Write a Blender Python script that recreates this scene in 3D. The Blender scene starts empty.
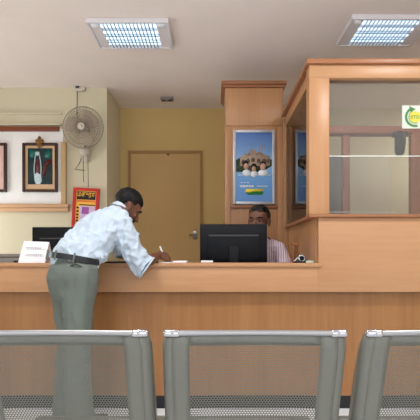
import bpy, bmesh, math, random
from mathutils import Vector, Matrix, noise
random.seed(4)
SC = bpy.context.scene
COL = SC.collection
PI = math.pi
CAMZ, FPX, VX, VY = 1.10, 425.0, 214.0, 256.0

def P(px, py, Y):
    return Vector(((px - VX) * Y / FPX, Y, CAMZ - (py - VY) * Y / FPX))

# ------------------------------------------------------------------ materials
def lin(c):
    out = []
    for v in c:
        v /= 255.0
        out.append(v / 12.92 if v <= 0.04045 else ((v + 0.055) / 1.055) ** 2.4)
    return (out[0], out[1], out[2], 1.0)

def base_mat(name):
    m = bpy.data.materials.new(name)
    m.use_nodes = True
    nt = m.node_tree
    return m, nt, nt.nodes['Principled BSDF']

def mat(name, rgb, rough=0.5, metal=0.0, var=0.06, scale=8.0, bump=0.0, bscale=60.0, spec=0.4, stretch=(1, 1, 1), coat=0.0):
    m, nt, b = base_mat(name)
    N, L = nt.nodes, nt.links
    tc = N.new('ShaderNodeTexCoord')
    mp = N.new('ShaderNodeMapping')
    mp.inputs['Scale'].default_value = stretch
    L.new(tc.outputs['Object'], mp.inputs['Vector'])
    nz = N.new('ShaderNodeTexNoise')
    nz.inputs['Scale'].default_value = scale
    nz.inputs['Detail'].default_value = 4
    L.new(mp.outputs['Vector'], nz.inputs['Vector'])
    rp = N.new('ShaderNodeValToRGB')
    c = lin(rgb)
    rp.color_ramp.elements[0].position = 0.3
    rp.color_ramp.elements[1].position = 0.7
    rp.color_ramp.elements[0].color = tuple(max(0, v * (1 - var)) for v in c[:3]) + (1,)
    rp.color_ramp.elements[1].color = tuple(min(1, v * (1 + var)) for v in c[:3]) + (1,)
    L.new(nz.outputs['Fac'], rp.inputs['Fac'])
    L.new(rp.outputs['Color'], b.inputs['Base Color'])
    b.inputs['Roughness'].default_value = rough
    b.inputs['Metallic'].default_value = metal
    b.inputs['Specular IOR Level'].default_value = spec
    if coat:
        b.inputs['Coat Weight'].default_value = coat
        b.inputs['Coat Roughness'].default_value = 0.1
    if bump:
        n2 = N.new('ShaderNodeTexNoise')
        n2.inputs['Scale'].default_value = bscale
        L.new(mp.outputs['Vector'], n2.inputs['Vector'])
        bp = N.new('ShaderNodeBump')
        bp.inputs['Strength'].default_value = bump
        bp.inputs['Distance'].default_value = 0.005
        L.new(n2.outputs['Fac'], bp.inputs['Height'])
        L.new(bp.outputs['Normal'], b.inputs['Normal'])
    return m

def wood(name, a, bcol, axis='X', rough=0.35, fine=40.0, spec=0.35):
    m, nt, b = base_mat(name)
    N, L = nt.nodes, nt.links
    tc = N.new('ShaderNodeTexCoord')
    mp = N.new('ShaderNodeMapping')
    s = [1.0, 1.0, 1.0]
    s['XYZ'.index(axis)] = 0.05
    mp.inputs['Scale'].default_value = s
    L.new(tc.outputs['Object'], mp.inputs['Vector'])
    n1 = N.new('ShaderNodeTexNoise')
    n1.inputs['Scale'].default_value = fine
    n1.inputs['Detail'].default_value = 6
    n1.inputs['Roughness'].default_value = 0.65
    L.new(mp.outputs['Vector'], n1.inputs['Vector'])
    n2 = N.new('ShaderNodeTexNoise')
    n2.inputs['Scale'].default_value = 7.0
    n2.inputs['Detail'].default_value = 2
    L.new(mp.outputs['Vector'], n2.inputs['Vector'])
    mx = N.new('ShaderNodeMix')
    mx.data_type = 'FLOAT'
    mx.inputs[0].default_value = 0.45
    L.new(n1.outputs['Fac'], mx.inputs[2])
    L.new(n2.outputs['Fac'], mx.inputs[3])
    rp = N.new('ShaderNodeValToRGB')
    rp.color_ramp.elements[0].position = 0.32
    rp.color_ramp.elements[1].position = 0.68
    rp.color_ramp.elements[0].color = lin(a)
    rp.color_ramp.elements[1].color = lin(bcol)
    L.new(mx.outputs[0], rp.inputs['Fac'])
    L.new(rp.outputs['Color'], b.inputs['Base Color'])
    b.inputs['Roughness'].default_value = rough
    b.inputs['Specular IOR Level'].default_value = spec
    return m

def emit(name, rgb, strength):
    m, nt, b = base_mat(name)
    b.inputs['Base Color'].default_value = lin(rgb)
    b.inputs['Emission Color'].default_value = lin(rgb)
    b.inputs['Emission Strength'].default_value = strength
    return m

def glass(name, tint=(245, 248, 246), ior=1.5, haze=0.0):
    m, nt, b = base_mat(name)
    N, L = nt.nodes, nt.links
    N.remove(b)
    out = N['Material Output']
    tr = N.new('ShaderNodeBsdfTransparent')
    tr.inputs['Color'].default_value = lin(tint)
    gl = N.new('ShaderNodeBsdfGlossy')
    gl.inputs['Roughness'].default_value = 0.02
    fr = N.new('ShaderNodeFresnel')
    fr.inputs['IOR'].default_value = ior
    mx = N.new('ShaderNodeMixShader')
    L.new(fr.outputs[0], mx.inputs[0])
    L.new(tr.outputs[0], mx.inputs[1])
    L.new(gl.outputs[0], mx.inputs[2])
    last = mx
    if haze:
        df = N.new('ShaderNodeBsdfDiffuse')
        df.inputs['Color'].default_value = (0.75, 0.76, 0.75, 1)
        m2 = N.new('ShaderNodeMixShader')
        m2.inputs[0].default_value = haze
        L.new(mx.outputs[0], m2.inputs[1])
        L.new(df.outputs[0], m2.inputs[2])
        last = m2
    L.new(last.outputs[0], out.inputs['Surface'])
    return m

M = {}
M['ceiling'] = mat('ceiling_paint', (232, 221, 214), 0.9, var=0.02, scale=3)
M['cream'] = mat('cream_wall_paint', (207, 198, 170), 0.85, var=0.03, scale=2, bump=0.03)
M['ochre'] = mat('ochre_wall_paint', (206, 178, 116), 0.85, var=0.03, scale=2, bump=0.03)
M['ochre_door'] = mat('ochre_door_paint', (194, 160, 106), 0.7, var=0.03, scale=2)
M['ochre_trim'] = mat('door_trim_paint', (158, 120, 70), 0.6, var=0.05)
M['hallwall'] = mat('hall_wall_paint', (226, 214, 190), 0.85, var=0.03, scale=2)
M['floor'] = mat('floor_tile', (222, 224, 226), 0.12, var=0.03, scale=3, spec=0.5)
M['platform'] = mat('platform_tile', (216, 214, 208), 0.5)
M['woodX'] = wood('beech_laminate_long', (172, 127, 90), (186, 141, 101), 'X')
M['woodZ'] = wood('beech_laminate_upright', (170, 124, 86), (188, 141, 100), 'Z')
M['woodY'] = wood('beech_laminate_deep', (168, 123, 87), (185, 138, 99), 'Y')
M['front'] = wood('counter_front_laminate', (138, 94, 55), (158, 112, 68), 'Z')
M['trimwood'] = wood('reddish_trim_wood', (146, 96, 64), (162, 110, 76), 'Y')
M['trimwoodX'] = wood('reddish_trim_wood_long', (138, 90, 58), (158, 106, 72), 'X')
M['redwood'] = wood('pinkish_partition_wood', (176, 104, 82), (192, 122, 98), 'X')
M['redwoodZ'] = wood('pinkish_partition_post', (186, 118, 92), (204, 136, 108), 'Z')
M['brownbar'] = wood('brown_rail_wood', (112, 58, 34), (140, 78, 48), 'X')
M['paleledge'] = wood('pale_ledge_wood', (196, 154, 116), (212, 172, 134), 'X')
M['palerail'] = wood('tan_rail_wood', (176, 146, 104), (190, 160, 118), 'Z')
M['skirt'] = mat('black_skirting', (14, 14, 16), 0.35)
M['board'] = mat('white_board', (232, 230, 226), 0.6, var=0.02)
M['glass'] = glass('clear_glass', ior=1.75)
M['glassf'] = glass('hall_glass', (240, 240, 236), ior=1.36, haze=0.05)
M['glassedge'] = mat('polished_glass_edge', (236, 240, 232), 0.2, spec=0.8)
M['chrome'] = mat('chrome', (170, 170, 174), 0.2, 1.0, var=0.02)
M['steelrod'] = mat('brushed_rod', (150, 150, 150), 0.4, 1.0, var=0.02)
M['steel'] = mat('grey_painted_steel', (106, 107, 99), 0.5, 0.35, var=0.03, scale=12)
M['steeledge'] = mat('grey_edge_steel', (134, 132, 122), 0.3, 0.6, var=0.05, scale=12)
M['darkplastic'] = mat('black_plastic', (9, 12, 18), 0.5, var=0.1, spec=0.2)
M['darkplastic2'] = mat('black_plastic_panel', (11, 14, 20), 0.6, var=0.1, spec=0.2)
M['greyplastic'] = mat('grey_plastic', (132, 128, 122), 0.5)
M['fanplastic'] = mat('fan_plastic', (196, 186, 170), 0.45, var=0.03)
M['fanwire'] = mat('fan_wire', (134, 124, 112), 0.45, 0.2)
M['fanblade'] = mat('fan_blade', (186, 168, 146), 0.4)
M['cord'] = mat('cord_grey', (84, 76, 68), 0.6)
M['darkgrey'] = mat('dark_grey_plastic', (62, 62, 64), 0.5)
M['paper'] = mat('white_paper', (236, 230, 232), 0.8, var=0.02)
M['ink'] = mat('pale_ink', (150, 146, 156), 0.8)
M['black'] = mat('black_ink', (18, 14, 12), 0.6)
M['skin'] = mat('brown_skin', (104, 66, 48), 0.48, var=0.08, scale=20, bump=0.05)
M['lip'] = mat('lip_skin', (92, 50, 42), 0.45)
M['hair'] = mat('black_hair', (9, 9, 10), 0.5, var=0.3, spec=0.2, scale=60, bump=0.5, bscale=140, stretch=(1, 1, .3))
M['greyhair'] = mat('greying_hair', (22, 20, 20), 0.5, var=0.9, spec=0.25, scale=50, bump=0.5, bscale=140)
M['eyewhite'] = mat('eye_white', (112, 100, 92), 0.35)
M['iris'] = mat('dark_iris', (22, 14, 10), 0.2)
M['shirt'] = mat('pale_blue_shirt', (180, 193, 206), 0.85, var=0.05, scale=5, bump=0.15, bscale=25)
M['trouser'] = mat('grey_green_trousers', (98, 106, 99), 0.85, var=0.07, scale=5, bump=0.15, bscale=22, stretch=(1, 1, .35))
M['dark_trouser'] = mat('dark_trousers', (44, 46, 54), 0.85)
M['belt'] = mat('dark_leather_belt', (30, 34, 42), 0.4)
M['shoe'] = mat('dark_shoe_leather', (36, 28, 24), 0.4)
M['red'] = mat('red_board', (192, 44, 34), 0.5, var=0.05)
M['yellow'] = mat('yellow_print', (240, 182, 72), 0.6, var=0.05)
M['orange'] = mat('orange_print', (226, 120, 50), 0.6, var=0.05)
M['magenta'] = mat('violet_print', (158, 84, 160), 0.6, var=0.15, scale=40)
M['lilac'] = mat('lilac_print', (206, 184, 216), 0.6, var=0.1, scale=40)
M['silver'] = mat('silver_frame', (184, 182, 182), 0.35, 0.5)
M['leafgreen'] = mat('green_print', (66, 120, 66), 0.5)
M['sunyellow'] = mat('disc_yellow', (206, 190, 72), 0.5)
M['olive'] = mat('tree_print', (58, 74, 44), 0.6, var=0.35, scale=60)
M['stone'] = mat('building_print', (182, 160, 140), 0.6, var=0.2, scale=60)
M['stonedark'] = mat('arch_print', (110, 84, 72), 0.6, var=0.2, scale=60)
M['peach'] = mat('face_print', (206, 160, 140), 0.6, var=0.1)
M['printwhite'] = mat('white_print', (236, 240, 244), 0.6)
M['logogreen'] = mat('logo_green', (40, 128, 62), 0.6)
M['logoyellow'] = mat('logo_yellow', (240, 214, 66), 0.6)
M['framedark'] = mat('dark_carved_frame', (58, 30, 20), 0.35, var=0.2, scale=40)
M['framemat'] = mat('beige_picture_mat', (206, 170, 134), 0.6)
M['tealdark'] = mat('dark_teal_print', (12, 42, 44), 0.35, var=0.7, scale=9, stretch=(1, 1, .7))
M['teal'] = mat('teal_print', (20, 92, 80), 0.35, var=0.3, scale=14)
M['garland'] = mat('garland_print', (186, 204, 210), 0.5, var=0.25, scale=60)
M['figure'] = mat('figure_print', (84, 34, 30), 0.5, var=0.4, scale=40)
M['gold'] = mat('old_gold', (120, 84, 40), 0.4, 0.4)
M['rose'] = mat('rose_print', (212, 180, 168), 0.5, var=0.08)
M['folder'] = mat('dark_folder', (26, 28, 40), 0.5)
M['brass'] = mat('brown_wood_block', (150, 96, 52), 0.5)
M['handle'] = mat('handle_metal', (150, 146, 140), 0.3, 0.8)
M['fixture'] = mat('fixture_white', (216, 212, 214), 0.4, var=0.02)
M['reflector'] = mat('fixture_reflector', (232, 238, 244), 0.3, var=0.02)
M['louvre'] = mat('fixture_louvre', (120, 130, 142), 0.3, var=0.02)
M['tube'] = emit('lamp_tube', (216, 238, 255), 2.6)
M['chairfab'] = mat('office_chair_fabric', (40, 42, 50), 0.9)

def poster_sky():
    m, nt, b = base_mat('poster_print')
    N, L = nt.nodes, nt.links
    tc = N.new('ShaderNodeTexCoord')
    sp = N.new('ShaderNodeSeparateXYZ')
    L.new(tc.outputs['Generated'], sp.inputs[0])
    rp = N.new('ShaderNodeValToRGB')
    e = rp.color_ramp.elements
    e[0].position, e[0].color = 0.0, lin((88, 142, 204))
    e[1].position, e[1].color = 1.0, lin((62, 104, 172))
    for p, c in ((0.35, (104, 160, 216)), (0.55, (150, 188, 226)), (0.72, (112, 152, 204))):
        k = e.new(p)
        k.color = lin(c)
    L.new(sp.outputs['Z'], rp.inputs['Fac'])
    L.new(rp.outputs['Color'], b.inputs['Base Color'])
    b.inputs['Roughness'].default_value = 0.35
    return m
M['postersky'] = poster_sky()

def stripe_shirt():
    m, nt, b = base_mat('striped_shirt')
    N, L = nt.nodes, nt.links
    tc = N.new('ShaderNodeTexCoord')
    wv = N.new('ShaderNodeTexWave')
    wv.inputs['Scale'].default_value = 16.0
    wv.inputs['Distortion'].default_value = 0.6
    wv.inputs['Detail Scale'].default_value = 1.5
    L.new(tc.outputs['Object'], wv.inputs['Vector'])
    rp = N.new('ShaderNodeValToRGB')
    rp.color_ramp.elements[0].position = 0.25
    rp.color_ramp.elements[1].position = 0.5
    rp.color_ramp.elements[0].color = lin((196, 158, 180))
    rp.color_ramp.elements[1].color = lin((238, 226, 232))
    L.new(wv.outputs['Fac'], rp.inputs['Fac'])
    L.new(rp.outputs['Color'], b.inputs['Base Color'])
    b.inputs['Roughness'].default_value = 0.85
    return m
M['stripes'] = stripe_shirt()

# ------------------------------------------------------------------ mesh helpers
class MB:
    def __init__(self):
        self.bm = bmesh.new()
    def box(self, x0, x1, y0, y1, z0, z1, bev=0.0, mtx=None):
        r = bmesh.ops.create_cube(self.bm, size=1.0)
        vs = r['verts']
        for v in vs:
            v.co = Vector(((x0 + x1) / 2 + v.co.x * (x1 - x0), (y0 + y1) / 2 + v.co.y * (y1 - y0), (z0 + z1) / 2 + v.co.z * (z1 - z0)))
            if mtx is not None:
                v.co = mtx @ v.co
        if bev:
            es = list({e for v in vs for e in v.link_edges})
            bmesh.ops.bevel(self.bm, geom=es, offset=bev, segments=2, affect='EDGES', profile=0.5)
        return self
    def ell(self, c, r, mtx=None, seg=24, rings=14):
        res = bmesh.ops.create_uvsphere(self.bm, u_segments=seg, v_segments=rings, radius=1.0)
        if isinstance(r, (int, float)):
            r = (r, r, r)
        for v in res['verts']:
            co = Vector((v.co.x * r[0], v.co.y * r[1], v.co.z * r[2])) + Vector(c)
            v.co = mtx @ co if mtx is not None else co
        return self
    def loft(self, rings, caps=True):
        """rings: list of lists of Vectors, equal length, closed."""
        bm = self.bm
        vv = [[bm.verts.new(p) for p in r] for r in rings]
        n = len(rings[0])
        for a, b in zip(vv, vv[1:]):
            for i in range(n):
                j = (i + 1) % n
                bm.faces.new((a[i], a[j], b[j], b[i]))
        if caps:
            bm.faces.new(list(reversed(vv[0])))
            bm.faces.new(vv[-1])
        return self
    def tube(self, pts, rad, side=None, n=16, dome=True, mtx=None):
        """tapered tube; rad = float list or (r_side, r_depth) list; side = side axis (or list)."""
        pts = [Vector(p) for p in pts]
        if isinstance(rad, (int, float)):
            rad = [rad] * len(pts)
        rad = [(r, r) if isinstance(r, (int, float)) else r for r in rad]
        if len(pts) == 1:
            return self
        tang = []
        for i in range(len(pts)):
            a = pts[max(0, i - 1)]
            b = pts[min(len(pts) - 1, i + 1)]
            tang.append((b - a).normalized())
        sides = []
        prev = None
        for i, t in enumerate(tang):
            if side is not None:
                s = Vector(side[i]) if isinstance(side[0], (list, tuple, Vector)) else Vector(side)
            elif prev is not None:
                s = prev
            else:
                s = Vector((1, 0, 0)) if abs(t.x) < 0.8 else Vector((0, 0, 1))
            s = (s - t * s.dot(t)).normalized()
            prev = s
            sides.append(s)
        rings = []
        def ring(c, s, t, r, k=1.0):
            d = t.cross(s)
            return [c + s * (math.cos(a) * r[0] * k) + d * (math.sin(a) * r[1] * k) for a in [2 * PI * q / n for q in range(n)]]
        if dome:
            h = min(rad[0])
            for f in (0.15, 0.45, 0.75):
                k = math.sqrt(1 - (1 - f) ** 2)
                rings.append(ring(pts[0] - tang[0] * h * (1 - f), sides[0], tang[0], rad[0], k))
        for i in range(len(pts)):
            rings.append(ring(pts[i], sides[i], tang[i], rad[i]))
        if dome:
            h = min(rad[-1])
            for f in (0.75, 0.45, 0.15):
                k = math.sqrt(1 - (1 - f) ** 2)
                rings.append(ring(pts[-1] + tang[-1] * h * (1 - f), sides[-1], tang[-1], rad[-1], k))
        if mtx is not None:
            rings = [[mtx @ p for p in r] for r in rings]
        return self.loft(rings)
    def cyl(self, a, b, r, n=16):
        return self.tube([a, b], r, n=n, dome=False)
    def ring(self, c, axis, R, r, n=48, m=6):
        axis = Vector(axis).normalized()
        u = axis.orthogonal().normalized()
        w = axis.cross(u)
        c = Vector(c)
        vv = []
        for i in range(n):
            a = 2 * PI * i / n
            d = u * math.cos(a) + w * math.sin(a)
            vv.append([self.bm.verts.new(c + d * (R + r * math.cos(2 * PI * j / m)) + axis * r * math.sin(2 * PI * j / m)) for j in range(m)])
        for i in range(n):
            for j in range(m):
                self.bm.faces.new((vv[i][j], vv[(i + 1) % n][j], vv[(i + 1) % n][(j + 1) % m], vv[i][(j + 1) % m]))
        return self
    def prism(self, poly, y0, y1):
        """poly of (x,z) in the wall plane, extruded along y"""
        a = [self.bm.verts.new((x, y0, z)) for x, z in poly]
        b = [self.bm.verts.new((x, y1, z)) for x, z in poly]
        n = len(poly)
        for i in range(n):
            self.bm.faces.new((a[i], a[(i + 1) % n], b[(i + 1) % n], b[i]))
        self.bm.faces.new(list(reversed(a)))
        self.bm.faces.new(b)
        return self
    def mesh(self, name, smooth=None):
        bmesh.ops.recalc_face_normals(self.bm, faces=self.bm.faces)
        me = bpy.data.meshes.new(name)
        self.bm.to_mesh(me)
        self.bm.free()
        if smooth is not None:
            me.shade_smooth()
            if smooth < 179:
                me.set_sharp_from_angle(angle=math.radians(smooth))
        return me

ORIG = {}
def empty(name, loc, label=None, cat=None, group=None, kind=None):
    o = bpy.data.objects.new(name, None)
    o.empty_display_size = 0.1
    COL.objects.link(o)
    o.location = loc
    ORIG[o] = Vector(loc)
    tag(o, label, cat, group, kind)
    return o

def tag(o, label=None, cat=None, group=None, kind=None):
    if label: o['label'] = label
    if cat: o['category'] = cat
    if group: o['group'] = group
    if kind: o['kind'] = kind
    return o

def place(name, me, material, parent=None, base=None):
    """me is in world coordinates; it is re-based on its parent's origin"""
    if material is not None and len(me.materials) == 0:
        me.materials.append(material)
    o = bpy.data.objects.new(name, me)
    COL.objects.link(o)
    if parent is not None:
        org = ORIG[parent]
        o.parent = parent
    else:
        if base is None:
            xs = [v.co for v in me.vertices]
            base = Vector(((min(v.x for v in xs) + max(v.x for v in xs)) / 2, (min(v.y for v in xs) + max(v.y for v in xs)) / 2, min(v.z for v in xs)))
        org = Vector(base)
        o.location = org
    me.transform(Matrix.Translation(-org))
    ORIG[o] = org
    return o

def part(name, mb, material, parent=None, smooth=30, label=None):
    o = place(name, mb.mesh(name, smooth), material, parent)
    if label: o['label'] = label
    return o

def box(name, dims, material, parent=None, bev=0.0, label=None):
    return part(name, MB().box(*dims, bev=bev), material, parent, 30, label)

def struct(name, dims, material):
    o = box(name, dims, material)
    o['kind'] = 'structure'
    return o

def dup(root, offset, label=None, group=None):
    r = root.copy()
    COL.objects.link(r)
    r.location = root.location + Vector(offset)
    if label: r['label'] = label
    if group: r['group'] = group
    for ch in list(root.children):
        c = ch.copy()
        COL.objects.link(c)
        c.parent = r
        for g in list(ch.children):
            d = g.copy()
            COL.objects.link(d)
            d.parent = c
    return r

def remesh(mb, voxel, smooth_it=4, fac=0.5):
    """fuse overlapping closed shapes into one continuous surface"""
    bmesh.ops.recalc_face_normals(mb.bm, faces=mb.bm.faces)
    me = bpy.data.meshes.new('tmp')
    mb.bm.to_mesh(me)
    mb.bm.free()
    o = bpy.data.objects.new('tmp', me)
    COL.objects.link(o)
    r = o.modifiers.new('r', 'REMESH')
    r.mode = 'VOXEL'
    r.voxel_size = voxel
    if smooth_it:
        s = o.modifiers.new('s', 'SMOOTH')
        s.factor = fac
        s.iterations = smooth_it
    dg = bpy.context.evaluated_depsgraph_get()
    dg.update()
    out = bpy.data.meshes.new_from_object(o.evaluated_get(dg))
    bpy.data.objects.remove(o)
    out.shade_smooth()
    return out

def folds(me, amp, scale, stretch, ridge=False):
    me.update()
    for v, nv in zip(me.vertices, [Vector(v.normal) for v in me.vertices]):
        p = Vector((v.co.x * stretch[0], v.co.y * stretch[1], v.co.z * stretch[2])) * scale
        d = noise.noise(p) + 0.5 * noise.noise(p * 2.1)
        if ridge:
            d = 0.25 - abs(d) ** 0.7
        v.co += nv * (amp * d)
    me.update()

def text_mesh(s, size, origin, axis_x=(1, 0, 0), bold=0.0, depth=0.0008, width=None, height=None):
    cu = bpy.data.curves.new('t', 'FONT')
    cu.body = s
    cu.size = size
    cu.extrude = depth
    cu.offset = bold
    o = bpy.data.objects.new('t', cu)
    COL.objects.link(o)
    dg = bpy.context.evaluated_depsgraph_get()
    dg.update()
    me = bpy.data.meshes.new_from_object(o.evaluated_get(dg))
    bpy.data.objects.remove(o)
    xs = [v.co.x for v in me.vertices] or [0]
    k = 1.0
    if width:
        k = width / max(1e-6, (max(xs) - min(xs)))
    x0 = min(xs)
    ys = [v.co.y for v in me.vertices] or [0]
    ky, y0 = 1.0, 0.0
    if height:
        ky, y0 = height / max(1e-6, max(ys) - min(ys)), min(ys)
    for v in me.vertices:
        x, y, z = (v.co.x - x0) * k, (v.co.y - y0) * ky, v.co.z
        v.co = Vector(origin) + Vector((x, -z, y))
    me.materials.clear()
    return me

# ------------------------------------------------------------------ the room
CH = 3.08
struct('floor', (-3.6, 3.6, -2.4, 5.8, -0.05, 0.0), M['floor'])
struct('ceiling', (-3.6, 3.6, -2.4, 5.8, CH, CH + 0.06), M['ceiling'])
struct('floor_raised', (-3.5, 3.5, 3.14, 5.7, 0.0, 0.20), M['platform'])
wl = MB()
wl.box(-3.6, -3.5, -2.4, 3.45, 0.0, CH).box(-3.6, -3.5, 4.75, 5.8, 0.0, CH).box(-3.6, -3.5, 3.45, 4.75, 0.0, 0.95).box(-3.6, -3.5, 3.45, 4.75, 1.75, CH)
part('wall_left', wl, M['hallwall'])['kind'] = 'structure'
wn = empty('added_window_1', (-3.55, 4.1, 0.95), kind='structure')  # window added out of view to brighten the lower left wall
wf = MB()
wf.box(-3.58, -3.49, 3.45, 3.50, 0.95, 1.75).box(-3.58, -3.49, 4.70, 4.75, 0.95, 1.75).box(-3.58, -3.49, 3.50, 4.70, 0.95, 1.0).box(-3.58, -3.49, 3.50, 4.70, 1.70, 1.75).box(-3.57, -3.50, 4.08, 4.12, 1.0, 1.70)
part('added_window_frame', wf, M['fixture'], wn)
box('added_window_pane', (-3.545, -3.540, 3.50, 4.70, 1.0, 1.70), M['glass'], wn)
ld = bpy.data.lights.new('added_window_fill', 'AREA')  # area lamp added at the opening, fills the lower wall with light
ld.shape = 'RECTANGLE'
ld.size, ld.size_y = 1.15, 0.66
ld.energy = 60
ld.color = (0.93, 0.97, 1.0)
lo = bpy.data.objects.new('added_window_fill', ld)
COL.objects.link(lo)
lo.location = (-3.47, 4.1, 1.35)
lo.rotation_euler = (PI / 2, 0, -PI / 2)
struct('wall_right', (3.5, 3.6, -2.4, 5.8, 0.0, CH), M['hallwall'])
struct('wall_back', (-1.26, 0.70, 5.7, 5.8, 0.2, CH), M['ochre'])
struct('wall_cabin', (0.70, 3.5, 5.7, 5.8, 0.2, CH), M['cream'])
struct('wall_alcove', (-3.5, -1.26, 5.0, 5.8, 0.2, CH), M['cream'])

d = empty('door_1', (P(165, 0, 5.7).x, 5.7, 0.2), kind='structure')
xl, xr, zt = P(131, 0, 5.7).x, P(200, 0, 5.7).x, 2.47
box('door_leaf', (xl, xr, 5.675, 5.699, 0.2, zt), M['ochre_door'], d)
f = MB()
f.box(xl - 0.035, xl, 5.66, 5.699, 0.2, zt + 0.035).box(xr, xr + 0.03, 5.66, 5.699, 0.2, zt + 0.035).box(xl, xr, 5.66, 5.699, zt, zt + 0.035)
part('door_frame', f, M['ochre_trim'], d)
h = MB()
h.box(xr - 0.09, xr - 0.04, 5.662, 5.675, 1.32, 1.44, bev=0.004)
h.cyl((xr - 0.065, 5.662, 1.39), (xr - 0.065, 5.62, 1.39), 0.011)
h.tube([(xr - 0.065, 5.62, 1.39), (xr - 0.14, 5.62, 1.388)], 0.010)
part('door_handle', h, M['handle'], d)
part('door_stop', MB().ell(P(168, 154, 5.65), (0.02, 0.02, 0.02)), M['ochre_trim'], d)

# cream mouldings on the wall with the fan
for i, (ya, yb) in enumerate(((113, 115), (123.5, 126))):
    za, zb = P(0, yb, 5.0).z, P(0, ya, 5.0).z
    o = box('trim_%d' % (i + 1), (-3.5, P(62, 0, 5.0).x, 4.97, 5.0, za, zb), M['cream'], bev=0.006)
    o['kind'] = 'structure'

# ------------------------------------------------------------------ counter
LX, RX = -3.3, 3.3
AX = 0.738
ct = empty('service_counter', (0, 3.08, 0.0), 'long beech laminate service counter with a black skirting that the man leans on', 'counter')
box('worktop', (LX, 0.760, 2.985, 3.35, 1.024, 1.050), M['woodX'], ct, bev=0.003)
box('apron', (LX, AX, 3.0, 3.065, 0.846, 1.024), M['woodX'], ct, bev=0.002)
box('front_panel', (LX, RX, 3.065, 3.10, 0.093, 1.024), M['front'], ct)
box('skirting', (LX, RX, 3.067, 3.10, 0.0, 0.093), M['skirt'], ct, label='black skirting board')
box('desk_shelf', (LX, 0.70, 3.12, 3.62, 0.925, 0.950), M['woodX'], ct)
box('side_panel', (LX - 0.03, LX, 3.0, 3.62, 0.2, 1.05), M['woodZ'], ct)
box('support_panel', (-0.45, -0.42, 3.12, 3.60, 0.20, 0.925), M['woodZ'], ct)

# ------------------------------------------------------------------ glass cabin on the right
cb = empty('glass_cabin', (2.0, 3.05, 0.2), 'beech framed service cabin with glass front and glazed left side', 'cabin')
box('lower_panel', (AX, RX, 3.0, 3.04, 0.846, 1.372), M['woodX'], cb, bev=0.002)
box('sill', (0.668, RX, 2.975, 3.10, 1.372, 1.395), M['trimwoodX'], cb, bev=0.004)
box('corner_post', (0.672, 0.815, 3.0, 3.10, 1.395, 2.357), M['woodZ'], cb, bev=0.003)
box('mullion', (1.86, 1.96, 3.0, 3.10, 1.395, 2.357), M['woodZ'], cb, bev=0.003)
box('end_post', (RX - 0.1, RX, 3.0, 3.10, 1.395, 2.357), M['woodZ'], cb, bev=0.003)
box('top_rail', (0.672, RX, 3.0, 3.10, 2.357, 2.450), M['woodX'], cb, bev=0.002)
box('cornice', (0.650, RX, 2.975, 3.12, 2.450, 2.486), M['trimwoodX'], cb, bev=0.006)
box('glass_pane', (0.815, 1.86, 3.046, 3.052, 1.40, 1.812), M['glassf'], cb)
box('glass_pane', (0.815, 1.86, 3.046, 3.052, 1.820, 2.357), M['glassf'], cb)
box('glass_pane', (1.96, RX - 0.1, 3.046, 3.052, 1.40, 2.357), M['glassf'], cb)
box('glass_edge', (0.818, 1.86, 3.044, 3.054, 1.8135, 1.8185), M['glassedge'], cb)
box('glass_track', (0.818, 1.30, 3.055, 3.066, 1.412, 1.419), M['glassedge'], cb)
# glazed left side, receding to the tall cabinet
sp = MB().box(0.728, 0.760, 3.05, 3.35, 1.051, 1.372).box(0.728, 0.760, 3.35, 4.19, 0.2, 1.372)
part('side_panel', sp, M['woodZ'], cb)
box('side_sill', (0.695, 0.765, 3.10, 4.19, 1.372, 1.400), M['trimwood'], cb, bev=0.003)
box('side_rail', (0.690, 0.755, 3.10, 4.19, 2.357, 2.450), M['woodY'], cb, bev=0.003)
box('side_cornice', (0.655, 0.765, 3.12, 4.14, 2.450, 2.486), M['trimwood'], cb, bev=0.006)
box('side_post', (0.690, 0.755, 4.13, 4.19, 1.400, 2.357), M['woodZ'], cb)
box('side_post', (0.690, 0.727, 4.15, 4.19, 0.2, 1.372), M['woodZ'], cb)
box('side_glass', (0.700, 0.706, 3.10, 4.13, 1.400, 2.357), M['glass'], cb)
# round arrow sticker on the front glass
st = empty('arrow_sticker', P(411, 127, 3.044), 'square white sticker with green circular arrow round a yellow disc', 'sticker')
SY = 3.045
c0 = P(415, 117, SY)
k = SY / FPX
part('backing', MB().box(c0.x - 13 * k, c0.x + 13 * k, SY - 0.001, SY, c0.z - 11.5 * k, c0.z + 11.5 * k), mat('sticker_white', (196, 202, 190), 0.5), st)
def arc(cx, cz, r0, r1, a0, a1, n=24):
    out = [(cx + r1 * math.cos(a0 + (a1 - a0) * i / n), cz + r1 * math.sin(a0 + (a1 - a0) * i / n)) for i in range(n + 1)]
    inn = [(cx + r0 * math.cos(a0 + (a1 - a0) * i / n), cz + r0 * math.sin(a0 + (a1 - a0) * i / n)) for i in range(n + 1)]
    return out, inn
def arcband(mb, cx, cz, r0, r1, a0, a1, y0, y1, n=24):
    o_, i_ = arc(cx, cz, r0, r1, a0, a1, n)
    for q in range(n):
        mb.prism([o_[q], o_[q + 1], i_[q + 1], i_[q]], y0, y1)
a = MB()
arcband(a, c0.x, c0.z, 7.8 * k, 10.2 * k, math.radians(120), math.radians(285), SY - 0.002, SY - 0.001)
ta = math.radians(112)
for s0 in (1,):
    px_, pz_ = c0.x + 9 * k * math.cos(ta), c0.z + 9 * k * math.sin(ta)
    a.prism([(px_ - 2.6 * k, pz_ + 2.6 * k), (px_ + 4.2 * k, pz_ - 0.6 * k), (px_ - 1.2 * k, pz_ - 3.4 * k)], SY - 0.002, SY - 0.001)
part('arrow', a, M['leafgreen'], st)
a = MB()
arcband(a, c0.x, c0.z, 5.9 * k, 6.6 * k, math.radians(110), math.radians(290), SY - 0.002, SY - 0.001)
part('inner_ring', a, M['logogreen'], st)
part('disc', MB().cyl((c0.x, SY - 0.001, c0.z), (c0.x, SY - 0.002, c0.z), 5.9 * k, n=32), M['sunyellow'], st)
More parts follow.
